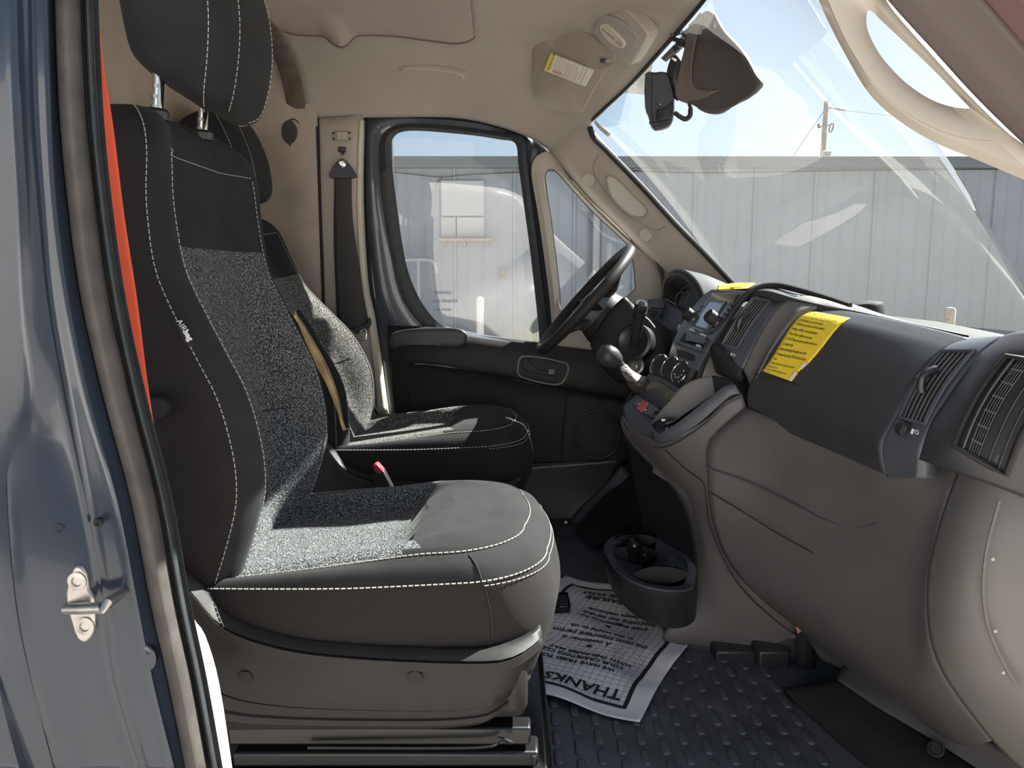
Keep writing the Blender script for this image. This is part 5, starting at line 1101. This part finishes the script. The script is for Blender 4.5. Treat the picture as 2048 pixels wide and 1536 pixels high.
tube('shroud_seam', cr([tuple(at(x, y, .335)) for x, y in ((1243, 670, ), (1238, 700), (1243, 725), (1258, 745), (1285, 748), (1302, 730), (1302, 705), (1294, 680))], 4), .0014, 'black', col, 5)
# gear lever
gk = thing('gear_lever', 'dark gear lever knob with leather boot beside the centre stack', 'gear lever', at(1280, 790, .14))
ga = (at(1196, 700, .12) - at(1240, 728, .14)).normalized()
lathe('knob', at(1240, 727, .14), ga, [(.012, 0), (.020, .008), (.027, .024), (.0300, .040), (.0295, .052), (.023, .062), (.010, .067), (.001, .068)], 'plastic_soft', gk, 24)
tube('lever_neck', cr([tuple(at(x, y, Y)) for x, y, Y in ((1238, 725, .14), (1250, 742, .15), (1264, 754, .155), (1290, 762, .15))], 4), [.011] * 4 + [.014] * 4 + [.012] * 5, mat('boot_leather', (.075, .060, .055), .4), gk, 12)
ppatch('boot', [[(1238, 732, .13), (1252, 728, .14), (1262, 740, .15)], [(1246, 752, .12), (1262, 750, .12), (1285, 752, .14)], [(1258, 775, .13), (1278, 768, .11), (1300, 762, .13)], [(1275, 792, .14), (1296, 782, .12), (1312, 768, .12)]], mat('boot_fold', (.055, .045, .042), .45, bump=(60, .8, .006)), gk, thick=.01)
# cup holder at the foot of the tower
ch = thing('cup_holder', 'black cup holder tray at the foot of the centre console', 'cup holder', at(1300, 1290, 0))
RO = [(1208, 1105, .03), (1212, 1085, .09), (1232, 1072, .14), (1262, 1068, .16), (1300, 1073, .155), (1340, 1084, .12), (1372, 1098, .04), (1392, 1125, -.05), (1393, 1150, -.09), (1384, 1178, -.13), (1360, 1184, -.16), (1320, 1182, -.165), (1275, 1170, -.15), (1235, 1145, -.09)]
cx, cy, cY = 1302, 1125, 0
def inn_(s, dy=0, dY=0): return [at(cx + (x - cx) * s, cy + (y - cy) * s + dy, cY + (Y - cY) * s + dY) for x, y, Y in RO]
base = [(1212, 1135, .05), (1215, 1115, .10), (1240, 1105, .15), (1270, 1100, .18), (1310, 1110, .17), (1350, 1120, .13), (1385, 1140, .04), (1400, 1170, -.06), (1400, 1200, -.10), (1392, 1238, -.13), (1360, 1256, -.145), (1310, 1248, -.14), (1262, 1224, -.115), (1225, 1180, -.05)]
base2 = [(x * .8 + 1320 * .2, y * .8 + 1262 * .2, Y * .8) for x, y, Y in base]
ring('holder_body', [[at(*q) for q in RO], [at(x - (3 if x < 1300 else -2), y + 8, Y) for x, y, Y in RO], [at(*q) for q in base], [at(*q) for q in base2]], 'plastic_smooth', ch, n=80)
ring('holder_rim', [inn_(1.0), inn_(.985, -3), inn_(.93, -2), inn_(.80, 0), inn_(.78, 14), inn_(.5, 22), inn_(.02, 24)], 'plastic_blue', ch, n=80)
for x, y, rx, ry, Y in ((1272, 1082, 42, 13, .11), (1268, 1110, 46, 17, .05), (1322, 1152, 52, 18, -.10)):
    lp = [[at(x + math.cos(k * .35) * rx * s, y + math.sin(k * .35) * ry * s + dy, Y) for k in range(18)] for s, dy in ((1.06, 0), (1.03, -3), (.96, -2), (.92, 10), (.88, 24), (.02, 26))]
    ring('cup_well', lp, 'black', ch, n=48)
gb_ = thing('bulb_bottle', 'small dark round-topped bottle standing in the cup holder', 'bottle', at(1268, 1120, .06))
lathe('bottle_body', at(1268, 1118, .05), (0, 0, 1), [(.013, 0), (.015, .006), (.017, .02), (.0195, .034), (.0175, .048), (.010, .055), (.001, .057)], 'gloss_black', gb_, 20)
lathe('bottle_neck', at(1290, 1150, -.02), (.1, 0, 1), [(.012, 0), (.012, .05), (.006, .055)], 'gloss_black', gb_, 16)
# sunglasses-like keys in the side bin
kx = thing('key_fob', 'dark key fob with a chrome ring lying in the console bin', 'key fob', at(1330, 856, -.12))
patch('fob_body', [[at(1306, 850, -.10), at(1322, 840, -.11), at(1345, 838, -.12)], [at(1308, 846, -.11), at(1325, 836, -.125), at(1348, 834, -.13)], [at(1312, 856, -.12), at(1330, 850, -.135), at(1350, 842, -.14)]], 'gloss_black', kx, thick=.01)
box('fob_button', at(1327, 840, -.128), (.009, .006, .005), 'print_white', kx, .001)
tube('key_ring', [at(1340 + math.cos(k * .4) * 8, 857 + math.sin(k * .4) * 4 - math.cos(k * .4) * 3, -.135) for k in range(16)], .0011, 'chrome', kx, 6, True)

# ================================================================ overhead
vz = thing('sun_visor', 'beige sun visor with a warning label folded against the headliner', 'sun visor', at(1130, 222, .75))
VC = [(1073, 58, 0.525), (1090, 53, 0.510), (1130, 64, 0.455), (1180, 86, 0.395), (1200, 104, 0.375), (1232, 115, 0.345), (1228, 124, 0.355), (1218, 132, 0.375), (1190, 176, 0.485), (1165, 222, 0.595), (1148, 224, 0.605), (1125, 222, 0.620), (1095, 214, 0.635), (1072, 200, 0.645), (1064, 182, 0.640), (1064, 130, 0.595)]
pts_ = [at(*q) for q in VC]
ring('visor_pad', [[p + V((0, .0, .02)) for p in pts_], pts_, [p + V((0, -.006, -.006)) * 1 + (sum(pts_, V((0, 0, 0))) / len(pts_) - p) * .05 for p in pts_], [p + V((0, -.008, -.009)) + (sum(pts_, V((0, 0, 0))) / len(pts_) - p) * .5 for p in pts_], [sum(pts_, V((0, 0, 0))) / len(pts_) + V((0, -.009, -.010)) + (p - sum(pts_, V((0, 0, 0))) / len(pts_)) * .01 for p in pts_]], 'visor', vz, n=72, smooth=3)
VPl = plane3(at(1090, 70, .50), at(1190, 176, .485), at(1072, 195, .645)); VPl = lift(VPl, .034)
plate('warning_label', [(1101, 107), (1188, 141), (1169, 173), (1088, 141)], VPl, .001, 'label_white', vz, 0)
plate('label_header', [(1101, 107), (1111, 111), (1098, 145), (1088, 141)], VPl, .0016, 'label_yellow', vz, 0)
o_ = onp(1088, 141, lift(VPl, .002)); u_ = onp(1169, 173, lift(VPl, .002)) - o_; v_ = onp(1101, 107, lift(VPl, .002)) - o_
bars = []
def bar(u0, v0, u1, v1, m=None):
    P_ = lambda u, v: o_ + u_ * u + v_ * v
    return ([P_(u0, v0), P_(u1, v0), P_(u1, v1), P_(u0, v1)], [(0, 1, 2, 3)])
wl_ = [('WARNING', -.0005, .0)]
yl = lambda U: (lambda a, b: o_ + u_ * (U - b / u_.length) + v_ * (.1 + a / v_.length))
lettering('label_lettering', [('WARNING: EVEN WITH', 0, 0, .0062, .0002)], yl(.10), 'ink', vz)
lines_ = ['CHILDREN CAN BE KILLED OR', 'SERIOUSLY INJURED BY THE AIR BAG', 'THE BACK SEAT IS THE SAFEST', 'PLACE FOR CHILDREN', 'NEVER PUT A REAR-FACING', 'CHILD SEAT IN THE FRONT', 'ALWAYS USE SEAT BELTS AND', 'CHILD RESTRAINTS', 'SEE OWNERS MANUAL FOR MORE', 'INFORMATION ABOUT AIR BAGS']
for i_, (tx, uu, v0) in enumerate(zip(lines_, (.21, .27, .33, .39, .50, .56, .62, .74, .82, .90), (.35, .35, .35, .35, .05, .05, .05, .05, .05, .05))):
    lettering('label_text', [(tx, 0, 0, .0031 if v0 > .2 else .0042, 0)], (lambda U, W0: (lambda a, b: o_ + u_ * (U - b / u_.length) + v_ * (W0 + a / v_.length)))(uu, v0), 'ink', vz)
for uu in (.45, .68): many('label_rule', [bar(uu, 0, uu + .006, 1)], 'ink_grey', vz, False)
ring('label_pictogram', [[o_ + u_ * (.30 + math.cos(k * .39) * .11 * s) + v_ * (.17 + math.sin(k * .39) * .12 * s) for k in range(16)] for s in (1, .82)], 'label_red', vz, n=32, thick=.0004)
many('pictogram_bar', [bar(.24, .14, .36, .20)], 'label_red', vz, False)
box('visor_clip', at(1208, 122, .36), (.022, .012, .010), 'plastic_smooth', vz, .002); tube('visor_pivot', [at(1210, 122, .36), at(1224, 120, .35)], .006, 'visor', vz, 8)
# dome lamp
dl = thing('dome_lamp', 'grey dome lamp console with an oval map light', 'lamp', at(1240, 70, .42))
DO = [(1190, 50), (1202, 8), (1212, 2), (1238, 6), (1272, 38), (1293, 64), (1292, 78), (1262, 128), (1250, 124), (1214, 98), (1192, 72)]
DI = [(1190, 58), (1201, 34), (1208, 30), (1232, 36), (1262, 58), (1275, 74), (1274, 82), (1252, 118), (1242, 118), (1214, 96), (1192, 72)]
DP = plane3(at(1200, 20, .34), at(1285, 70, .25), at(1225, 105, .36))
plate('lamp_base', DO, DP, .012, 'beige_plastic', dl, .004, 3, .03)
bz = plate('lamp_bezel', DI, DP, .020, 'dome_grey', dl, .003, 3)
plate('map_lens', [(1198, 54), (1204, 47), (1214, 50), (1234, 68), (1246, 82), (1248, 92), (1242, 97), (1226, 92), (1206, 74)], DP, .027, 'lens', dl, .003, 3)
plate('lamp_switch', [(1229, 86), (1234, 80), (1246, 88), (1246, 94), (1240, 96)], DP, .030, 'beige_plastic', dl, .002)
for k_ in range(8): x, y = 1205 + k_ * 3.2, 59 + k_ * 2.65; plate('vent_slit', [(x - .9, y - 1.6), (x + .9, y - .6), (x + .9, y + 2), (x - .9, y + 1)], DP, .0275, 'ink', dl, 0)
# dark cover on the glass and the dash camera hung from it
fc = thing('mirror_cover', 'large dark brown plastic cover hanging at the top of the windshield', 'cover', at(1430, 222, .10))
FO = [(1392, 36, .26), (1412, 22, .22), (1424, 32, .20), (1442, 62, .17), (1478, 102, .13), (1505, 145, .10), (1518, 165, .085), (1516, 178, .085), (1505, 188, .10), (1455, 218, .15), (1434, 224, .17), (1410, 219, .19), (1380, 205, .22), (1356, 192, .25), (1362, 140, .27), (1372, 100, .27), (1380, 60, .27)]
ppatch('cover_shell', [[(1392, 36, .26), (1404, 27, .245), (1414, 22, .225), (1424, 32, .20)], [(1384, 70, .265), (1405, 67, .24), (1425, 66, .21), (1446, 67, .17)], [(1372, 110, .265), (1410, 108, .225), (1448, 106, .18), (1482, 104, .13)], [(1362, 150, .262), (1410, 153, .22), (1465, 152, .16), (1508, 148, .10)], [(1357, 188, .255), (1402, 196, .215), (1462, 192, .16), (1518, 172, .085)], [(1382, 207, .225), (1410, 219, .19), (1436, 224, .17), (1462, 215, .15)]], 'frit', fc, thick=.012)
ppatch('cover_gore', [[(1376, 60, .268), (1396, 40, .25), (1405, 34, .24)], [(1368, 100, .262), (1380, 90, .25), (1390, 80, .24)], [(1358, 140, .255), (1372, 140, .245), (1382, 130, .235)], [(1350, 190, .25), (1368, 188, .24), (1390, 175, .225)], [(1372, 206, .235), (1400, 200, .215), (1440, 180, .18)]], mat('cover_flank', (.11, .088, .082), .6), fc, thick=.01)
geos = []
for a, b in (((1342, 70), (1362, 64)), ((1346, 78), (1368, 84)), ((1358, 60), (1372, 72)), ((1364, 70), (1390, 52)), ((1352, 88), (1374, 92)), ((1370, 84), (1392, 62)), ((1380, 54), (1390, 44)), ((1348, 94), (1356, 102)), ((1360, 80), (1372, 86))): geos.append(tube_geo([at(*a, .30), at(*b, .29)], .006, 6))
many('wire_clips', geos, 'plastic_smooth', fc)
ppatch('header_shroud', [[(1322, 116, .36), (1345, 92, .345), (1368, 66, .32), (1400, 24, .27)], [(1328, 118, .34), (1352, 100, .325), (1376, 74, .30), (1408, 32, .25)]], mat('shroud_brown', (.20, .165, .15), .7), fc, thick=.01)
dc = thing('dash_camera', 'black dash camera hanging from a bracket under the windshield header', 'camera', at(1320, 262, .30))
CB = [(1290, 148), (1308, 145), (1332, 144), (1340, 160), (1349, 200), (1348, 232), (1342, 250), (1333, 258), (1312, 262), (1303, 256), (1296, 232), (1290, 215)]
pr0 = [at(x, y, .255) for x, y in CB]; pc = sum(pr0, V((0, 0, 0))) / len(pr0)
body = ring('camera_body', [[at(x, y, .33).lerp(at(1320, 200, .33), .06) for x, y in CB], [at(x, y, .325) for x, y in CB], [at(x, y, .262) for x, y in CB], [at(x, y, .252).lerp(pc, .06) for x, y in CB], [at(x, y, .250).lerp(pc, .6) for x, y in CB], [at(x, y, .250).lerp(pc, .98) for x, y in CB]], 'plastic_smooth', dc, n=72, smooth=2)
tube('body_seam', [at(x, y, .2525) for x, y in ((1304, 146), (1304, 185), (1303, 218), (1306, 240), (1311, 261))], .0012, 'black', body, 5)
ppatch('face_chamfer', [[(1316, 218, .248), (1330, 215, .248), (1347, 198, .252)], [(1314, 240, .248), (1328, 240, .247), (1344, 232, .252)]], 'plastic', body, thick=.003)
for k_ in range(6): tube('speaker_slit', [at(1313, 226 + k_ * 2.4, .246), at(1327, 222 + k_ * 2.4, .246)], .0006, 'black', body, 4)
ppatch('label_band', [[(1298, 243, .250), (1320, 243, .247), (1342, 238, .250)], [(1299, 249, .250), (1320, 250, .247), (1341, 244, .250)]], 'gloss_black', body, thick=.002)
ppatch('bracket', [[(1343, 112, .285), (1352, 110, .27), (1362, 122, .265)], [(1334, 140, .28), (1350, 142, .265), (1366, 150, .265)], [(1334, 165, .28), (1350, 170, .268), (1362, 180, .268)], [(1345, 195, .285), (1352, 200, .275), (1357, 202, .275)]], 'plastic_smooth', dc, thick=.02)
tube('bracket_notch', [at(1344, 116, .262), at(1352, 122, .262)], .003, 'print_white', dc, 6)
tube('camera_cable', cr([tuple(at(x, y, Y)) for x, y, Y in ((1362, 135, .262), (1357, 165, .258), (1372, 190, .255), (1381, 215, .25), (1381, 230, .25), (1372, 237, .25), (1360, 232, .25), (1349, 225, .255))], 5), .0052, 'black', dc, 8)
tube('cable_jacket', cr([tuple(at(x, y, Y)) for x, y, Y in ((1381, 218, .249), (1380, 231, .249), (1371, 238, .249), (1360, 233, .249), (1351, 226, .252))], 5), .0066, 'black', dc, 8)
# toll sticker in the corner of the glass
sk_ = thing('corner_sticker', 'cream sticker strip in the upper corner of the windshield', 'sticker', at(1205, 272, .72))
patch('sticker_strip', [[at(1191, 240, .742), at(1205, 255, .73), at(1223, 268, .715)], [at(1188, 246, .742), at(1202, 262, .73), at(1216, 273, .715)]], 'cream', sk_, thick=.001)
for k_ in range(5): tube('sticker_mark', [at(1196 + k_ * 4.5, 248 + k_ * 3.6, .728 - k_ * .003), at(1193 + k_ * 4.5, 253 + k_ * 3.6, .728 - k_ * .003)], .0009, 'ink_grey', sk_, 4)

# ================================================================ paper goods
# yellow checklist stuck on the glovebox lid
ys = thing('yellow_checklist', 'torn yellow driver checklist stuck on the glovebox lid', 'notice', at(1560, 765, -.29))
def surf(s, t):
    L = cr([(1618, 622.), (1605, 628), (1592, 641), (1575, 664), (1560, 690), (1545, 715), (1532, 734), (1525, 742)], 6)
    Rr_ = cr([(1701, 637.), (1690, 644), (1676, 656), (1655, 682), (1638, 704), (1615, 730), (1594, 748), (1583, 763)], 6)
    k = t * (len(L) - 1); i = min(int(k), len(L) - 2); q = k - i
    lx, ly = (L[i][0] * (1 - q) + L[i + 1][0] * q, L[i][1] * (1 - q) + L[i + 1][1] * q); rx, ry = (Rr_[i][0] * (1 - q) + Rr_[i + 1][0] * q, Rr_[i][1] * (1 - q) + Rr_[i + 1][1] * q)
    return lx * (1 - s) + rx * s, ly * (1 - s) + ry * s
LID = surface(rows_lid); ng = 13
SG = [[hit(*surf(i / 6, j / (ng - 1)), LID, .0012) for i in range(7)] for j in range(ng)]
def S3(s, t, up=0):
    s = min(max(s, 0), 1); t = min(max(t, 0), 1); y = t * (ng - 1); j = min(int(y), ng - 2); q = y - j; x = s * 6; i = min(int(x), 5); p = x - i
    v_ = SG[j][i].lerp(SG[j][i + 1], p).lerp(SG[j + 1][i].lerp(SG[j + 1][i + 1], p), q)
    return v_ + (CAM - v_).normalized() * up
tear = lambda t: 1.0 if t < .70 else .93 if t < .82 else .98
fv = []; ff = []
NT, NS_ = 40, 14
for j in range(NT + 1):
    t = j / NT; e_ = 1.0 - (.0 if t < .72 else .05 * (1 if t < .80 else .4)) - .006 * math.sin(t * 60)
    for i in range(NS_ + 1): fv.append(S3(i / NS_ * e_, t))
for j in range(NT):
    for i in range(NS_): a = j * (NS_ + 1) + i; ff.append((a, a + 1, a + NS_ + 2, a + NS_ + 1))
mesh('sheet', fv, ff, 'yellow', ys, True, .0008)
ck = ['      Driver Daily Checklist', '\u2713 Login to Mentor\u2122 app', '\u2713 Scan the QR code on your vehicle and complete', '   the pre-trip Daily Vehicle Condition Report', '   (DVCR) before you start the engine', '\u2713 NEVER use your phone while the vehicle is', '   moving, in traffic, or at an intersection', '\u2713 Turn Off your vehicle at every stop', '\u2713 DO NOT leave the keys inside the vehicle when', '   you step outside', '\u2713 Minimize Reversing throughout your route', '\u2713 Complete the post-trip DVCR at the end of your', '   route', '\u2713 Check out your score in the app and review', '   events for the day', '\u2713 View and complete training items in your', '   in the app']
for i_, tx in enumerate(ck):
    lettering('checklist_line', [(tx, .03, 0, .040, .0006)], (lambda I: (lambda u, v: S3(u * .98, (I + .95) / 17.6 - v * 1.05, .0012)))(i_), 'ink_grey' if i_ < 1 else 'ink', ys)
for a, b in (((1606, 742), (1586, 764)), ((1622, 708), (1613, 724))):
    pass
tube('peeled_edge', [S3(.955, .835, .004), S3(.96, .99, .005)], .0040, 'peel', ys, 8); tube('peeled_edge', [S3(.95, .70, .004), S3(.945, .775, .004)], .0036, 'peel', ys, 8)
y2 = thing('dash_top_sheet', 'yellow sheet lying on top of the dash above the radio', 'notice', at(1455, 576, .05))
ppatch('sheet', [[(1434, 571, .18), (1470, 566, .10), (1510, 566, .0)], [(1436, 574, .14), (1466, 573, .06), (1506, 570, -.03)], [(1432, 579, .12), (1462, 579, .05), (1494, 577, -.05)]], 'yellow', y2, thick=.001)
many('print_line', [tube_geo([at(1446 + k_ * 2, 575.6 - k_ * 1.2, .118 + k_ * .01), at(1484 + k_ * 4, 574.6 - k_ * 1.6, -.01 + k_ * .01)], .0008, 4) for k_ in range(3)], 'ink_grey', y2)
# white paper floor mat
A = atz(1275, 1450, .004); Bv = atz(1381, 1277, .004); ey = (A - Bv); ey.z = 0; ey.normalize(); ex = V((ey.y, -ey.x, 0))
if ex.x > 0: ex = -ex
pm = thing('paper_floor_mat', 'white printed paper floor mat lying upside down between the seats', 'paper mat', (A.x, A.y, 0))
PWd, PHt = .42, .62
PO = A - ey * PHt                       # corner by the print's lower left
def PM(u, v, up=0):
    # u along the lines of print, v up the page; soft creases
    z = .006 + .004 * math.sin(u * 31 + v * 9) * math.sin(v * 17 + 1) + .003 * math.sin(v * 40 + u * 12) * (u * v > 0)
    e_ = min(u, PWd - u, v, PHt - v)
    return PO + ex * (u + .004 * math.sin(v * 18)) + ey * (v + .003 * math.sin(u * 22)) + V((0, 0, max(.0015, z) + up))
nv, nu = 62, 42
v = [PM(i / nu * PWd, j / nv * PHt) for j in range(nv + 1) for i in range(nu + 1)]
f = [(j * (nu + 1) + i, j * (nu + 1) + i + 1, (j + 1) * (nu + 1) + i + 1, (j + 1) * (nu + 1) + i) for j in range(nv) for i in range(nu)]
mesh('paper_sheet', v, f, 'paper', pm, True, .0006)
def strip(u0, v0, u1, v1, n, w_, up=.0011):
    a = V((u0, v0, 0)); b = V((u1, v1, 0)); d = (b - a).normalized(); p = V((-d.y, d.x, 0)) * w_ / 2; vv = []; fc_ = []
    for i in range(n + 1):
        c_ = a.lerp(b, i / n); vv += [PM(c_.x - p.x, c_.y - p.y, up), PM(c_.x + p.x, c_.y + p.y, up)]
        if i: k = 2 * i; fc_.append((k - 2, k, k + 1, k - 1))
    return vv, fc_
b0 = .045; many('border_line', [strip(b0, b0, b0, PHt - b0, 60, .010), strip(PWd - b0, b0, PWd - b0, PHt - b0, 60, .010), strip(b0 - .005, b0, PWd - b0 + .005, b0, 40, .010), strip(b0 - .005, PHt - b0, PWd - b0 + .005, PHt - b0, 40, .010)], 'ink', pm, False)
gs = []
k = b0 + .0165
while k < PWd - b0 - .005: gs.append(strip(k, b0, k, PHt - b0, 60, .0009, .0008)); k += .0165
k = b0 + .0165
while k < PHt - b0 - .005: gs.append(strip(b0, k, PWd - b0, k, 40, .0009, .0008)); k += .0165
many('grid_lines', gs, mat('grid_ink', (.16, .16, .18), .8), pm, False, 'stuff')
V0 = PHt
tl = [('THANKS FOR', .062, V0 - .098, .046, .0012, 0), ('WE HAVE TRIED TO KEEP', .10, V0 - .168, .0195, .0006, 0), ('YOUR CARPETING CLEAN', .086, V0 - .192, .0195, .0006, 0), ('WITH THIS PAPER MAT', .078, V0 - .216, .0195, .0006, 0), ('A customer is', .155, V0 - .280, .022, .0006, 0), ('the most important person', .075, V0 - .306, .022, .0006, 0), ('in the world to us.', .120, V0 - .332, .022, .0006, 0), ('your suggestions for', .105, V0 - .396, .022, .0006, 0), ('improving our service', .090, V0 - .422, .022, .0006, 0), ('are always welcome.', .098, V0 - .448, .022, .0006, 0), ('IT IS A PLEASURE', .08, V0 - .515, .030, .001, 0), ('TO SERVE YOU', .12, V0 - .548, .030, .001, 0)]
for L in tl: lettering('print_line', [L], lambda u, v: PM(u, v, .0012), 'ink', pm)
for v_ in (V0 - .250, V0 - .366):
    many('print_dot', [([PM(.20 + math.cos(k * .45) * .007, v_ + math.sin(k * .45) * .007, .0013) for k in range(14)], [tuple(range(14))])], 'ink', pm, False)
# sooty shoe print: specks nobody could count
sp_ = []
for _ in range(1500):
    a_ = rnd.uniform(0, 6.283); r_ = math.sqrt(rnd.random()); u = .075 + .040 * r_ * math.cos(a_) + .02; v_ = V0 - .235 + .085 * r_ * math.sin(a_); u += (v_ - (V0 - .235)) * -.25 + (.0)
    s_ = rnd.uniform(.0004, .0011); sp_.append(([PM(u - s_, v_ - s_, .0015), PM(u + s_, v_ - s_, .0015), PM(u + s_ * .5, v_ + s_, .0015)], [(0, 1, 2)]))
many('shoe_print', sp_, 'ink_grey', pm, False, 'stuff')
# black phone-like remote on the mat, and the folded slip by the seat runner
rm_ = thing('black_remote', 'small black box lying on the paper mat beside the seat', 'remote', atz(1128, 1215, .01))
box('remote_case', atz(1122, 1206, .022), (.045, .085, .030), 'gloss_black', rm_, .007)
box('remote_face', atz(1124, 1200, .038), (.030, .060, .003), 'plastic_smooth', rm_, .003)
ps = [atz(1062, 1400, .05), atz(1078, 1412, .03), atz(1076, 1330, .05), atz(1070, 1350, .06)]
o = mesh('folded_slip', ps + [p + V((0, .002, .0)) for p in ps], [(0, 1, 2, 3), (7, 6, 5, 4), (0, 4, 5, 1), (1, 5, 6, 2), (2, 6, 7, 3), (3, 7, 4, 0)], 'paper', None, False); tag(o, 'white folded slip of paper wedged beside the seat runner', 'paper')
# driver footwell: wheel-arch carpet, sill plate, far mat
t7 = sthing('trim_7', 'dark carpeted footwell side with grey sill plate', (.4, .8, 0))
ppatch('arch_carpet', [[(1150, 1060, .70), (1190, 1010, .72), (1230, 975, .74), (1290, 945, .76)], [(1165, 1075, .62), (1205, 1040, .62), (1245, 1005, .62), (1300, 980, .62)], [(1180, 1085, .52), (1220, 1065, .50), (1260, 1045, .48), (1310, 1020, .46)]], 'cloth', t7, thick=.02)
ppatch('sill_plate', [[(1105, 1090, .80), (1130, 1095, .78)], [(1160, 1020, .82), (1180, 1030, .80)], [(1210, 970, .83), (1225, 985, .81)], [(1244, 930, .84), (1262, 950, .82)]], 'plastic_blue', t7, thick=.02)
ppatch('door_sill_side', [[(1030, 930, .86), (1120, 925, .86), (1260, 915, .86)], [(1030, 1000, .86), (1120, 985, .86), (1230, 965, .86)], [(1030, 1080, .85), (1100, 1090, .85), (1170, 1020, .85)]], 'plastic_smooth', t7, thick=.02)
lathe('sill_screw', at(1132, 1045, .80), (0, -1, .1), [(.006, 0), (.006, .003), (.001, .004)], 'steel', t7, 10)
